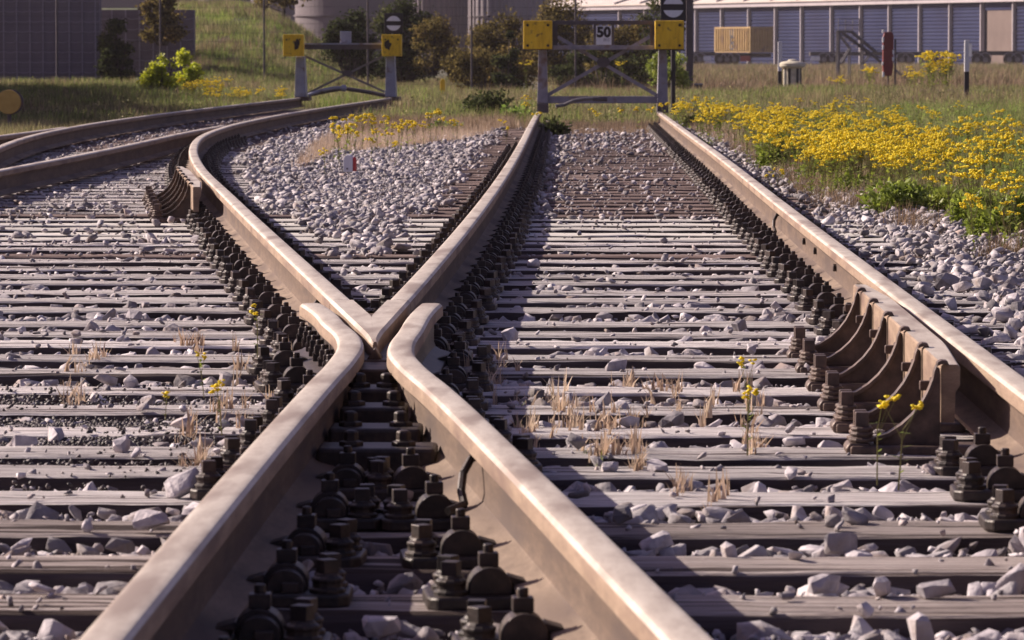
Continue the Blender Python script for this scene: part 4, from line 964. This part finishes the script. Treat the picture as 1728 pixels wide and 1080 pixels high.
def buffer_right():
    D = 54.9; k = D / F
    def X(px): return (px - VX) * k
    def Z(py): return EYE - (py - HY) * k
    b = empty('buffer_stop', (X(1018), D, Z(188))); tag(b, 'large grey buffer stop with yellow blocks and number plate ending the straight track', 'buffer stop')
    ox, oy, oz = b.location
    def put(m, name, mt, **kw): m.v = [(x - ox, y - oy, z - oz) for x, y, z in m.v]; return m.build(name, mt, b, **kw)
    for pa, pb in ((884, 932), (1104, 1152)):
        m = MB(); m.box(X(pa), X(pb), D - .42, D - .17, Z(83), Z(35.5)); y = put(m, 'buffer_block', M['block_yellow'], bevel=.008)
        for bx in (pa + 7, pb - 7):
            for bz in (43, 77):
                m = MB(); m.tube((X(bx), D - .435, Z(bz)), (X(bx), D - .415, Z(bz)), .017, n=10); m.v = [(p[0]-ox, p[1]-oy, p[2]-oz) for p in m.v]; m.build('bolt', M['black_worn'], y)
        m = MB(); m.box(X(pa) - .01, X(pb) + .01, D - .168, D - .09, Z(84.5), Z(34.5)); put(m, 'back_plate', M['steel_dark'], bevel=.004)
    for pa in (908, 1110):              # tapered posts
        w_ = 15.5; m = MB()
        m.add([(X(pa+1), D-.09, Z(84)), (X(pa+w_-1), D-.09, Z(84)), (X(pa+w_-1), D+.16, Z(84)), (X(pa+1), D+.16, Z(84)), (X(pa-1.5), D-.12, Z(174)), (X(pa+w_+1), D-.12, Z(174)), (X(pa+w_+1), D+.45, Z(174)), (X(pa-1.5), D+.45, Z(174))], [(0,1,2,3),(4,7,6,5),(0,4,5,1),(1,5,6,2),(2,6,7,3),(3,7,4,0)])
        put(m, 'post', M['steel_grey'], bevel=.006)
        m = MB(); m.box(X(pa-1.5), X(pa+w_+1.5), D-.2, D+.5, Z(190), Z(174.3)); put(m, 'post_foot', M['steel_dark'], bevel=.004)
        m = MB(); m.add([(X(pa+7), D+.1, Z(90)), (X(pa+9), D+.1, Z(90)), (X(pa+9), D+1.9, Z(182)), (X(pa+7), D+1.9, Z(182)), (X(pa+7), D+.2, Z(78)), (X(pa+9), D+.2, Z(78)), (X(pa+9), D+2.1, Z(180)), (X(pa+7), D+2.1, Z(180))], [(0,1,2,3),(4,7,6,5),(0,4,5,1),(1,5,6,2),(2,6,7,3),(3,7,4,0)]); put(m, 'rear_brace', M['steel_dark'])
    m = MB(); m.box(X(932), X(1104), D-.13, D-.05, Z(42), Z(35)); put(m, 'top_beam', M['steel_dark'], bevel=.004)
    m = MB(); m.box(X(932), X(1104), D-.16, D-.02, Z(84), Z(76.5)); put(m, 'middle_beam', M['steel_grey'], bevel=.004)
    for pa, pb in ((932, 941), (1096, 1104), (1001, 1006.5), (1032, 1036)):
        m = MB(); m.box(X(pa)+.001, X(pb)-.001, D-.12, D-.06, Z(76.4), Z(42.1)); put(m, 'upright', M['steel_dark'])
    m = MB(); m.box(X(921), X(1110), D-.06, D+.05, Z(174), Z(162)); put(m, 'bottom_beam', M['steel_grey'], bevel=.004)
    for a, c in (((941, 62), (1109, 161)), ((1096, 62), (923, 161))):
        m = MB(); yo = -.035 if a[0] < 1000 else -.008; xbox(m, (X(a[0]), D+yo, Z(a[1])), (X(c[0]), D+yo, Z(c[1])), .045, .02); put(m, 'cross_brace', M['steel_grey'])
    m = MB(); m.lathe([(.085,-.006),(.085,.006)], (0,0,0), 10); m.v = [(X(1018)+x, D-.06+z, Z(105)+y*.75) for x, y, z in m.v]; put(m, 'brace_plate', M['steel_dark'])
    m = MB(); m.box(X(1005.5), X(1031.5), D-.175, D-.165, Z(75.8), Z(44)); pl = put(m, 'number_plate', M['signwhite'])
    t = text_mesh('50', .165, .0085); t.materials.clear(); t.materials.append(M['black']); o = link('number', t, pl); xs_ = [v.co.x for v in t.vertices]; w0 = max(xs_) - min(xs_)
    o.rotation_euler = (R(90), 0, 0); sx = (24.0 * k) / w0; o.scale = (sx, 1.05, 1); o.location = (X(1006.6) - ox - min(xs_) * sx, -.1765, Z(62.2) - oz)
    t = text_mesh('2012', .05, 0); t.materials.clear(); t.materials.append(M['steel_grey']); o = link('year', t, pl); o.rotation_euler = (R(90), 0, 0); o.location = (X(1017) - ox, -.1765, Z(69.5) - oz); o.scale = (.80, 1, 1)
    m = MB(); m.path([(X(938), D-.62, Z(178)), (X(952), D-.6, Z(176)), (X(968), D-.6, Z(169)), (X(985), D-.6, Z(166)), (X(1000), D-.6, Z(165.5))], .022, 8); o = m.build('bent_pipe', M['galv'], smooth=50); tag(o, 'bent grey pipe lying at the foot of the near buffer stop', 'pipe')
    m = MB(); m.tube((X(1000), D-.6, Z(165.8)), (X(1024), D-.6, Z(166.5)), .026, n=8); m.build('pipe_end', M['steel_dark'], o)
buffer_right()
signal_board(1135.5, 12.5, 55.6, 'black board with white barred disc above the right block of the near buffer stop', 43, Z_(186, 55.6))
def buffer_left():
    D = 72.9; k = D / F
    def X(px): return (px - VX) * k
    def Z(py): return EYE - (py - HY) * k
    b = empty('buffer_stop', (X(582), D, Z(167))); tag(b, 'smaller blue grey buffer stop with scraped yellow blocks on the left track', 'buffer stop')
    ox, oy, oz = b.location
    def put(m, name, mt, par=b, **kw): m.v = [(x - ox, y - oy, z - oz) for x, y, z in m.v]; return m.build(name, mt, par, **kw)
    rr = random.Random(5)
    for j, (pa, pb) in enumerate(((481, 515), (646.5, 679.5))):
        m = MB(); m.box(X(pa), X(pb), D-.42, D-.17, Z(95), Z(58.5)); y = put(m, 'buffer_block', M['block_yellow'], bevel=.008)
        # scraped patch with its own outline
        cx, cz = ((504, 75), (656.5, 76))[j]; pol = []
        for q in range(26):
            a = 6.283 * q / 26; wv = 1 + .12 * math.sin(2 * a + j * 2) + .22 * math.sin(5 * a + j) * (1 if math.cos(a) * (1 if j else -1) > 0 else .2) + rr.uniform(-.08, .08); pol.append((X(cx) + .05 * wv * math.cos(a) * (1 if j else .9), Z(cz) + .085 * wv * math.sin(a)))
        m = MB(); m.prism(pol, 'y', D-.4235, D-.4185); put(m, 'scraped_patch', M['black_worn'], y)
        for bx, bz in ((pa + 6, 67), (pb - 6, 67)):
            m = MB(); m.tube((X(bx), D-.432, Z(bz)), (X(bx), D-.415, Z(bz)), .014, n=8); put(m, 'bolt', M['black_worn'], y)
    for pa in (500, 652):
        m = MB(); w_ = 15
        m.add([(X(pa+.5), D-.16, Z(95.2)), (X(pa+w_), D-.16, Z(95.2)), (X(pa+w_), D+.14, Z(95.2)), (X(pa+.5), D+.14, Z(95.2)), (X(pa-1.5), D-.18, Z(163)), (X(pa+w_+1.5), D-.18, Z(163)), (X(pa+w_+1.5), D+.5, Z(163)), (X(pa-1.5), D+.5, Z(163))], [(0,1,2,3),(4,7,6,5),(0,4,5,1),(1,5,6,2),(2,6,7,3),(3,7,4,0)])
        put(m, 'post', M['blue_grey'], bevel=.006)
        m = MB(); m.box(X(pa-1), X(pa+w_+8), D-.25, D+.5, Z(170), Z(163.3)); put(m, 'post_foot', M['chair'], bevel=.006)
    m = MB(); m.box(X(515), X(646.5), D-.16, D-.04, Z(83), Z(75.5)); put(m, 'top_beam', M['steel_dark'], bevel=.004)
    m = MB(); m.box(X(515), X(646.5), D-.18, D-.02, Z(75.3), Z(72.8)); put(m, 'top_flange', M['blue_grey'])
    m = MB(); m.box(X(575), X(593.5), D-.12, D-.02, Z(72.6), Z(53)); put(m, 'plate_holder', M['blue_grey'], bevel=.006)
    for a, c in (((516, 95), (650, 155)), ((646, 95), (520, 157))):
        m = MB(); yo = -.035 if a[0] < 600 else -.008; xbox(m, (X(a[0]), D+yo, Z(a[1])), (X(c[0]), D+yo, Z(c[1])), .035, .02); put(m, 'cross_brace', M['galv'])
    m = MB(); m.lathe([(.095,-.006),(.095,.006)], (0,0,0), 10); m.v = [(X(587)+x, D-.06+z, Z(123.5)+y*.55) for x, y, z in m.v]; put(m, 'brace_plate', M['steel_dark'])
    m = MB(); m.path([(X(520), D+.02, Z(160)), (X(555), D+.02, Z(153)), (X(580), D+.02, Z(149)), (X(620), D+.02, Z(155)), (X(650), D+.02, Z(161))], .035, 8); put(m, 'bottom_beam', M['steel_dark'], smooth=40)
    m = MB(); m.path([(X(522), D-.3, Z(160)), (X(545), D-.3, Z(152)), (X(565), D-.3, Z(148)), (X(582), D-.3, Z(148))], .028, 8); m.tube((X(578), D-.3, Z(148)), (X(586), D-.3, Z(149)), .055, n=10); o = m.build('bent_pipe', M['blue_grey'], smooth=50); tag(o, 'bent grey pipe resting on the foot of the far buffer stop', 'pipe')
buffer_left()
signal_board(664.5, 39.5, 73.5, 'black board with white barred disc above the right block of the far buffer stop', 31, Z_(165, 73.5))

# ------------------------------------------------------------------ small line-side things
def marker():
    X, Y, _ = at(588.5, 300, -.21); s = empty('marker_post', (X, Y, gz(X, Y)), R(-20)); tag(s, 'small white rounded marker with red side standing on the ballast between the tracks', 'marker')
    k = Y / F; h0 = Z_(290, Y) - gz(X, Y); h1 = Z_(261, Y) - gz(X, Y); w_ = 17 * k / 2
    arc = [(w_ * math.cos(a), h1 - w_ + w_ * math.sin(a)) for a in np.linspace(0, math.pi, 12)]
    m = MB(); m.prism([(-w_, h0), (w_, h0)] + arc, 'y', -.02, .02); m.build('head', M['white'], s, bevel=.003)
    m = MB(); m.prism([(w_ + .001, h0), (w_ + 4.5*k, h0 + .004), (w_ + 4.5*k, h1 - w_ * .9), (w_ + 2.5*k, h1 - w_*.35), (w_+.001, h1-w_*.7)], 'y', -.014, .016); m.build('red_side', M['red'], s, bevel=.002)
    m = MB(); m.lathe([(w_*.75, -.05), (w_*.75, h0)], (.005, .01, 0), 10); m.build('base', M['concrete'], s)
    m = MB(); m.tube((-.004, -.024, h0 + .025), (-.004, -.019, h0 + .025), .007, n=10); m.build('bolt', M['black'], s)
marker()
D = 92; s = empty('marker_post', (X_(747, D), D, gz(X_(747, D), D))); tag(s, 'short bright yellow post standing in the dry grass between the buffer stops', 'post')
hh = Z_(133, D) - gz(X_(747, D), D); m = MB(); m.prism([(-.05, 0), (.05, 0), (.05, hh - .03), (.03, hh), (-.02, hh), (-.05, hh - .04)], 'y', -.03, .03); m.build('post', M['post_yellow'], s, bevel=.006)
m = MB(); m.box(-.13, -.06, -.03, .03, 0, hh * .35); m.build('dark_stub', M['steel_dark'], s, bevel=.006)
D = 52; s = empty('disc_marker', (X_(14, D), D, gz(X_(14, D), D))); tag(s, 'round ochre disc on a short post at the left edge of the picture', 'marker')
zc = Z_(172, D) - s.location.z; m = MB(); m.tube((0, -.03, zc), (0, .03, zc), 20.5 / F * D, n=40); m.build('disc', M['ochre'], s, bevel=.006)
m = MB(); m.tube((0, .05, 0), (0, .05, zc), .025, n=8); m.build('post', M['steel_dark'], s)
m = MB(); m.tube((.02, -.02, zc), (.02, .0, zc), 21.5 / F * D, n=40); m.v = [(x, y + .045, z) for x, y, z in m.v]; m.build('rim', M['steel_dark'], s)
def bw_post(px, D, ytop, ymid, ybot, wpx, label):
    X = X_(px, D); g = gz(X, D); s = empty('marker_post', (X, D, g)); tag(s, label, 'post'); w_ = wpx / F * D / 2
    m = MB(); m.box(-w_, w_, -w_, w_, Z_(ymid, D) - g + .001, Z_(ytop, D) - g); m.build('white_top', M['white'], s, bevel=.006)
    m = MB(); m.box(-w_, w_, -w_, w_, -.3, Z_(ymid, D) - g); m.build('black_base', M['black'], s, bevel=.004)
bw_post(1315, 104, 70, 120, 140, 6.5, 'white post with black foot beside the round concrete cap')
bw_post(1629, 72, 68, 121, 160, 8, 'white post with black foot at the right beyond the meadow')
m = MB(); x9 = X_(1634.5, 72.3); m.box(x9-.02, x9+.02, 72.2, 72.24, Z_(95, 72), Z_(74, 72)); o = m.build('reflector_strip', M['white']); o.parent = [q for q in COL.objects if q.get('label', '').startswith('white post with black foot at the right')][0]; o.matrix_parent_inverse = Matrix.Translation(-Vector(o.parent.location))
D = 100; X = X_(1336, D); g = gz(X, D); s = empty('vent_cap', (X, D, g)); tag(s, 'round pale concrete vent with a wide cap standing in the meadow', 'vent')
m = MB(); m.lathe([(.205, -.1), (.205, Z_(114, D) - g)], (0, 0, 0), 20); m.build('column', M['concrete'], s, smooth=40)
zt = Z_(113.8, D) - g; m = MB(); m.lathe([(.27, zt), (.295, zt+.03), (.295, zt+.09), (.25, zt+.125), (.11, zt+.15), (.09, zt+.18), (.02, zt+.19)], (0, 0, 0), 24); m.build('cap', M['concrete'], s, smooth=35)
for a in (-112, -58, -148, -25): m = MB(); a = R(a); m.box(-.03, .03, -.212, -.203, .05, zt - .02); o = m.build('slot', M['black'], s); o.rotation_euler = (0, 0, a + math.pi / 2)
# maroon column
D = 106; X = X_(1496.5, D); g = gz(X, D); s = empty('covered_column', (X, D, g)); tag(s, 'tall maroon padded column with flaking edges behind the flower meadow', 'column')
k = D / F; m = MB(); m.prism([(-8*k, Z_(128,D)-g), (-9*k, Z_(110,D)-g), (-8.5*k, Z_(62,D)-g), (-6*k, Z_(54,D)-g), (6*k, Z_(54,D)-g), (9*k, Z_(60,D)-g), (8.5*k, Z_(112,D)-g), (6*k, Z_(128,D)-g)], 'y', -.12, .12); m.build('sleeve', M['maroon'], s, bevel=.02)
for (a, b, c, d) in ((-10.2, -6.6, 50, 56), (-10.0, -7.4, 62, 72), (-10.0, -7.2, 76, 84), (-10.4, -8, 104, 110), (-9.6, -6.4, 121, 130), (7.2, 9.8, 84, 92), (6.8, 9.8, 96, 103)):
    m = MB(); zz0, zz1 = Z_(d, D)-g, Z_(c, D)-g; m.prism([(a*k, zz0), (b*k, zz0+.02), (b*k*.98, zz1-.01), (a*k*.97, zz1)], 'y', -.126, -.02); m.build('flaking_edge', M['white'], s, bevel=.004)
for a in (0.5, 12.3): m = MB(); m.box((a-1.4)*k, (a+1.4)*k, -.03, .03, -.1, Z_(126 if a < 5 else 66, D)-g); m.build('leg', M['steel_dark'], s)
# steel steps
D = 140; k = D / F; X = X_(1450, D); g = gz(X, D); s = empty('steel_steps', (X, D, g)); tag(s, 'small grey steel footbridge with steps and railings in front of the blue shed', 'steps')
def P3(px, py, dy=0): return (X_(px, D) - X, dy, Z_(py, D) - g)
for px, top in ((1415, 52), (1433, 80), (1454, 66), (1413, 52)):
    for dy in (0, .9): m = MB(); m.tube(P3(px, top, dy), P3(px, 142, dy), .02, n=6); m.build('leg', M['galv'], s)
for a, b, r_ in (((1412,53),(1436,53),.05), ((1420,54),(1468,90),.045), ((1436,53),(1478,88),.05), ((1412,53),(1434,82),.03), ((1434,82),(1418,108),.04), ((1462,92),(1489,98),.035), ((1470,90),(1455,108),.03), ((1468,90),(1490,108),.035), ((1510,118),(1552,152),.04)):
    for dy in (0, .9): m = MB(); m.tube(P3(*a, dy), P3(*b, dy), r_ * .7, n=6); m.build('rail_bar', M['galv'], s)
for q in range(7):
    t = (q + .5) / 7; m = MB(); c = P3(1420 + 48 * t, 56 + 36 * t); m.box(c[0]-.12, c[0]+.12, 0, .9, c[2]-.02, c[2]+.01); m.build('tread', M['steel_dark'], s)
for px in (1413, 1425, 1437, 1448): m = MB(); m.tube(P3(px, 55), P3(px, 32), .012, n=5); m.build('railing_post', M['galv'], s)
for py in (32, 42): m = MB(); m.tube(P3(1413, py), P3(1448, py), .012, n=5); m.build('railing_bar', M['galv'], s)
# tall dark post behind the right signal board
D = 103.5; X = X_(1163, D); s = empty('tall_post', (X, D, gz(X, D))); tag(s, 'thick tall dark post right of the near signal board', 'post'); m = MB(); m.box(-.085, .085, -.085, .085, -.3, 3.4); m.build('shaft', M['steel_dark'], s, bevel=.01)
m = MB(); m.box(-.12, .12, -.12, .12, -.05, .06); m.build('foot_plate', M['steel_dark'], s, bevel=.01)
D = 100; X = X_(1178, D); s = empty('cable_box', (X, D, gz(X, D))); tag(s, 'small grey green box in the grass right of the tall dark post', 'box'); m = MB(); m.box(-.09, .09, -.07, .07, 0, .24); m.build('body', M['steel_dark'], s, bevel=.01); m = MB(); m.box(-.10, .10, -.08, .08, .241, .27); m.build('lid', M['steel_grey'], s, bevel=.006)

# ------------------------------------------------------------------ mesh fence
D = 103.2; fe = empty('mesh_fence', (0, D, 0)); tag(fe, 'grey wire mesh fence on thin posts running behind both buffer stops', 'fence')
pxs = [-78, 96, 271, 446, 621, 796, 971, 1146]
zt = 2.35
for px in pxs:
    x = X_(px, D); g = gz(x, D); m = MB(); m.tube((x, 0, g - .2), (x, 0, zt), .024, n=8); m.build('post', M['steel_dark'], fe)
for a, b in zip(pxs[:-1], pxs[1:]):
    x0, x1 = X_(a, D) + .04, X_(b, D) - .04; g0 = min(gz(x0, D), gz(x1, D)) + .03; m = MB()
    for x in np.arange(x0, x1, .05): m.box(x - .0011, x + .0011, -.002, .002, g0, zt - .05)
    for z in np.arange(g0, zt, .2): m.box(x0, x1, -.007, -.0025, z - .003, z + .003)
    m.build('mesh_panel', M['wire'], fe)
fe.location.z = 0

# ------------------------------------------------------------------ background structures
# left dark panelled wall
def panel_wall(px0, px1, D, zt, cell, rowh, label, seed):
    x0, x1 = X_(px0, D), X_(px1, D); w = empty('panel_wall', ((x0 + x1) / 2, D, -.3)); tag(w, label, 'wall'); r = random.Random(seed); cx = w.location.x
    m = MB(); m.box(x0 - cx, x1 - cx, .0, .5, 0, zt + .3); m.build('wall_body', M['wall'], w)
    m = MB(); x = x0
    while x < x1 + .01: m.box(x - cx - .016, x - cx + .016, -.03, -.002, 0, zt + .3); x += cell
    z = .1
    while z < zt + .3:
        x = x0
        while x < x1 - .01:
            xe = min(x + cell, x1); n = 4; pts = [(x + (xe - x) * t / n - cx, -.045, z - .03 * math.sin(math.pi * t / n) + r.uniform(-.005, .005)) for t in range(n + 1)]
            m.path(pts, .011, 4); x += cell
        z += rowh
    m.build('seam_lines', M['seam'], w); return w
panel_wall(-60, 168, 107, 4.2, .32, .247, 'tall dark purple panelled wall filling the upper left corner', 1)
panel_wall(166, 327, 110, 1.83, .345, .26, 'lower dark panelled wall behind the hanging foliage at left', 2)
# silos
def silo(px0, px1, D, top, label, ribs, m_):
    x0, x1 = X_(px0, D), X_(px1, D); r_ = (x1 - x0) / 2; s = empty('silo', ((x0 + x1) / 2, D + r_, -.25)); tag(s, label, 'silo')
    m = MB(); n = 144 if ribs else 64; P = [((r_ + (.07 if ribs and k % 4 in (0, 1) else 0)) * math.cos(6.28319 * k / n), (r_ + (.07 if ribs and k % 4 in (0, 1) else 0)) * math.sin(6.28319 * k / n)) for k in range(n)]
    m.prism(P, 'z', 0, top); m.build('shell', m_, s)
    m = MB(); m.lathe([(r_ + .12, top), (.6, top + r_ * .45), (.1, top + r_ * .5)], (0, 0, 0), 40); m.build('roof', M['silo'], s)
    m = MB()
    for z in np.arange(1.2, top, 2.4): m.lathe([(r_ + .13, z), (r_ + .13, z + .08)], (0, 0, 0), 60)
    m.build('hoop', M['silo'], s)
silo(492, 692, 300, 9, 'wide smooth pinkish silo right of the young reddish tree', False, M['silo_pink'])
silo(688, 788, 310, 9, 'ribbed metal silo right of the far signal board', True, M['silo'])
silo(790, 925, 305, 9, 'wider ribbed metal silo left of the pale awning roof', True, M['silo'])
silo(330, 420, 330, 9, 'pale smooth silo at the top above the grass slope', False, M['silo_pink'])
silo(416, 500, 345, 9, 'dull smooth silo behind the young reddish tree', False, M['silo_pink'])
# grain plant block behind
b = empty('plant_building', (X_(600, 420), 420, -.25)); tag(b, 'dull grey plant building behind the silos', 'building')
m = MB(); m.box(-42, 18, 0, 20, 0, 8); m.build('wall', M['silo_pink'], b); m = MB(); m.box(-42.5, 18.5, -.5, 20.5, 8.01, 8.6); m.build('roof', M['silo'], b)
# blue shed: facade from (925,D466) to (1728,D380)
P0 = Vector((X_(925, 466), 466, 0)); P1 = Vector((X_(1728, 380), 380, 0)); dirv = (P1 - P0).normalized(); nrm = Vector((dirv.y, -dirv.x, 0))   # toward the camera side
if nrm.y > 0: nrm = -nrm
sh = empty('shed', (P0.x, P0.y, -.25)); sh.rotation_euler = (0, 0, math.atan2(dirv.y, dirv.x)); tag(sh, 'long blue corrugated shed with white posts and pale roof along the upper right', 'shed')
L_ = (P1 - P0).length
def t_of(px):                            # distance along the facade seen at column px
    q = (px - VX) / F; return (P0.x - q * P0.y) / (q * dirv.y - dirv.x)
cols = [925, 1047, 1090, 1130, 1176, 1219, 1264.7, 1309.7, 1353.5, 1403.5, 1452.7, 1501, 1552, 1603, 1656, 1710]
ts = [t_of(c) for c in cols] + [t_of(1765), t_of(1820)]
EAVE = EYE + 79.5 / F * 430 + .25
sgn = -1                                # local -y faces the camera
door_i = cols.index(1656)
for i in range(len(ts) - 1):
    a, b_ = ts[i] + .12, ts[i + 1] - .12; m = MB()
    z = .0; rows = 17; hz = (EAVE - .05) / rows
    if i == door_i:
        m.box(a, b_, .0, .3, EAVE - .75, EAVE - .01); m.build('cladding', M['shed_blue'], sh)
        m = MB(); m.box(a + .5, b_ - .1, .05, .3, 0, EAVE - .755); m.build('roller_door', M['door_tan'], sh); continue
    for k in range(rows):
        zz = k * hz; m.prism([(0.0, zz), (-.05, zz + hz * .25), (-.05, zz + hz * .55), (.0, zz + hz * .8), (.0, zz + hz), (.3, zz + hz), (.3, zz)], 'x', a, b_)
    m.build('cladding', M['shed_blue'], sh)
for t in ts:
    m = MB(); m.box(t - .065, t + .065, -.30, .1, 0, EAVE - .05); m.build('post', M['shed_white'], sh)
m = MB(); m.box(ts[0] - .5, ts[-1], -.55, 1.0, EAVE - .04, EAVE + .35); m.build('gutter', M['shed_white'], sh)
m = MB(); m.add([(ts[0]-.6, -.7, EAVE+.36), (ts[-1], -.7, EAVE+.36), (ts[-1], 14, EAVE+4.6), (ts[0]-.6, 14, EAVE+4.6), (ts[0]-.6, -.7, EAVE+.52), (ts[-1], -.7, EAVE+.52), (ts[-1], 14, EAVE+4.76), (ts[0]-.6, 14, EAVE+4.76)], [(0,1,2,3),(4,7,6,5),(0,4,5,1),(1,5,6,2),(2,6,7,3),(3,7,4,0)]); rf = m.build('roof', M['roof'], sh)
for t in ts: m = MB(); m.add([(t-.12, -.72, EAVE+.50), (t+.12, -.72, EAVE+.50), (t+.12, 14, EAVE+4.75), (t-.12, 14, EAVE+4.75), (t-.12, -.72, EAVE+.68), (t+.12, -.72, EAVE+.68), (t+.12, 14, EAVE+4.92), (t-.12, 14, EAVE+4.92)], [(0,1,2,3),(4,7,6,5),(0,4,5,1),(1,5,6,2),(2,6,7,3),(3,7,4,0)]); m.build('roof_rib', M['silo'], rf)
m = MB(); m.box(ts[0], ts[-1], .31, 14, 0, EAVE - .1); m.build('back_wall', M['shed_blue'], sh)
# container on trailer
def wheel(m, x, y, z, r_, w_=.3): m.tube((x, y - w_ / 2, z), (x, y + w_ / 2, z), r_, n=16)
D = 392; c = empty('shipping_container', (X_(1265, D), D, Z_(88.5, D)), R(-60)); tag(c, 'ochre yellow ribbed shipping container with dark lettering standing on a trailer', 'container')
def ribbox(m, x0, x1, z0, z1, y, pitch, dep):
    x = x0; vs = []
    poly = []
    while x < x1 - .01:
        e = min(x + pitch, x1); q = (e - x) / 4; poly += [(x, y), (x + q * .6, y - dep), (x + q * 2, y - dep), (x + q * 2.6, y)]; x = e
    poly += [(x1, y), (x1, y + .05), (x0, y + .05)]; m.prism(poly, 'z', z0, z1)
CL, CW, hh = 6.06, 2.44, 43 / F * D
m = MB(); ribbox(m, -CL + .12, -.12, .13, hh - .12, .0, .40, .09); m.build('long_side', M['container'], c)
m = MB(); ribbox(m, .12, CW - .12, .13, hh - .12, .0, .28, .06); o = m.build('end_wall', M['container'], c); o.rotation_euler = (0, 0, R(90))
m = MB()
for xx in (-CL, -.12):
    for yy in (0, CW - .12): m.box(xx, xx + .12, yy - .02, yy + .12, -.02, hh + .02)
for zz in (0, hh - .12): m.box(-CL + .121, -.121, -.01, .09, zz, zz + .12); m.box(-.09, .01, .121, CW - .121, zz, zz + .12)
m.build('frame', M['container'], c)
m = MB(); m.box(-CL + .05, -.05, .05, CW - .05, hh - .08, hh); m.build('top', M['container'], c)
m = MB(); m.box(-CL + .1, -.1, .3, CW - .3, .02, .12); m.build('floor', M['container'], c)
for q, ch_ in enumerate('UCO'):
    t = text_mesh(ch_, .85, .04); t.materials.clear(); t.materials.append(M['black']); o = link('letter', t, c); o.rotation_euler = (R(90), 0, 0); o.scale = (1.1, 1, 1); o.location = (-CL * .55 + (q % 2) * .1, -.094, hh * .62 - q * .58)
def trailer(px0, px1, D, zdeck, wheels, label, red=None, plate=None):
    x0, x1 = X_(px0, D), X_(px1, D); t = empty('trailer', ((x0 + x1) / 2, D, -.25)); tag(t, label, 'trailer', 'trailers parked in front of the blue shed'); cx = t.location.x; dz = zdeck + .25
    m = MB(); m.box(x0 - cx, x1 - cx, -.2, 2.2, dz - .35, dz); m.build('deck', M['black'], t)
    for px in wheels:
        x = X_(px, D) - cx; m = MB(); wheel(m, x, -.1, .52, .50); w_ = m.build('wheel', M['rubber'], t, smooth=40); m = MB(); m.tube((x, -.27, .52), (x, -.24, .52), .22, n=12); m.build('rim', M['galv'], w_)
        m = MB(); m.prism([(x + .62 * math.cos(a), .52 + .62 * math.sin(a)) for a in np.linspace(.35, 2.7, 9)] + [(x + .56 * math.cos(a), .52 + .56 * math.sin(a)) for a in np.linspace(2.7, .35, 9)], 'y', -.28, .1); m.build('mudguard', M['steel_grey'], t)
    if plate: a, b_ = X_(plate[0], D) - cx, X_(plate[1], D) - cx; m = MB(); m.box(a, b_, -.3, -.22, .42, .78); m.build('rear_plate', M['white'], t)
    if red: a, b_ = X_(red[0], D) - cx, X_(red[1], D) - cx; m = MB(); m.box(a, b_, -.3, -.22, .35, .85); m.build('red_board', M['red'], t)
trailer(1160, 1206, 392, .95, [1167, 1180], 'dark trailer with two wheels left of the ochre container', plate=(1186, 1199))
trailer(1206, 1300, 394, .84, [1214, 1226, 1238], 'dark trailer under the ochre container with a red rear board', red=(1248, 1265))
trailer(1366, 1500, 385, .95, [1389, 1402, 1415], 'long dark trailer behind the steel steps', plate=(1367, 1382))
trailer(1510, 1600, 380, .95, [1520, 1532, 1572], 'dark trailer right of the maroon column')
trailer(1636, 1760, 372, 1.0, [1646, 1660, 1700, 1714], 'dark trailer below the tan roller door')
# low kerb wall at far right
D = 84; m = MB(); x0, x1 = X_(1545, D), X_(1790, D); m.box(0, x1 - x0, 0, .15, 0, .26); o = m.build('low_wall', M['silo_pink'], bevel=.02, loc=(x0, D, -.22)); tag(o, 'low dull kerb wall crossing behind the meadow at far right', 'wall')

# ------------------------------------------------------------------ haze
m = MB(); m.box(-75, 75, -8, 520, -1.6, 16); hz_ = bpy.data.materials.new('haze air'); hz_.use_nodes = True; t = hz_.node_tree; t.nodes.clear()
pv = t.nodes.new('ShaderNodeVolumePrincipled'); pv.inputs['Color'].default_value = (.92, .84, .90, 1); pv.inputs['Density'].default_value = .00013; pv.inputs['Anisotropy'].default_value = .2
t.links.new(pv.outputs[0], t.nodes.new('ShaderNodeOutputMaterial').inputs['Volume'])
tag(m.build('haze', hz_), 'thin warm evening haze softening the far sheds and silos', 'haze', kind='stuff')
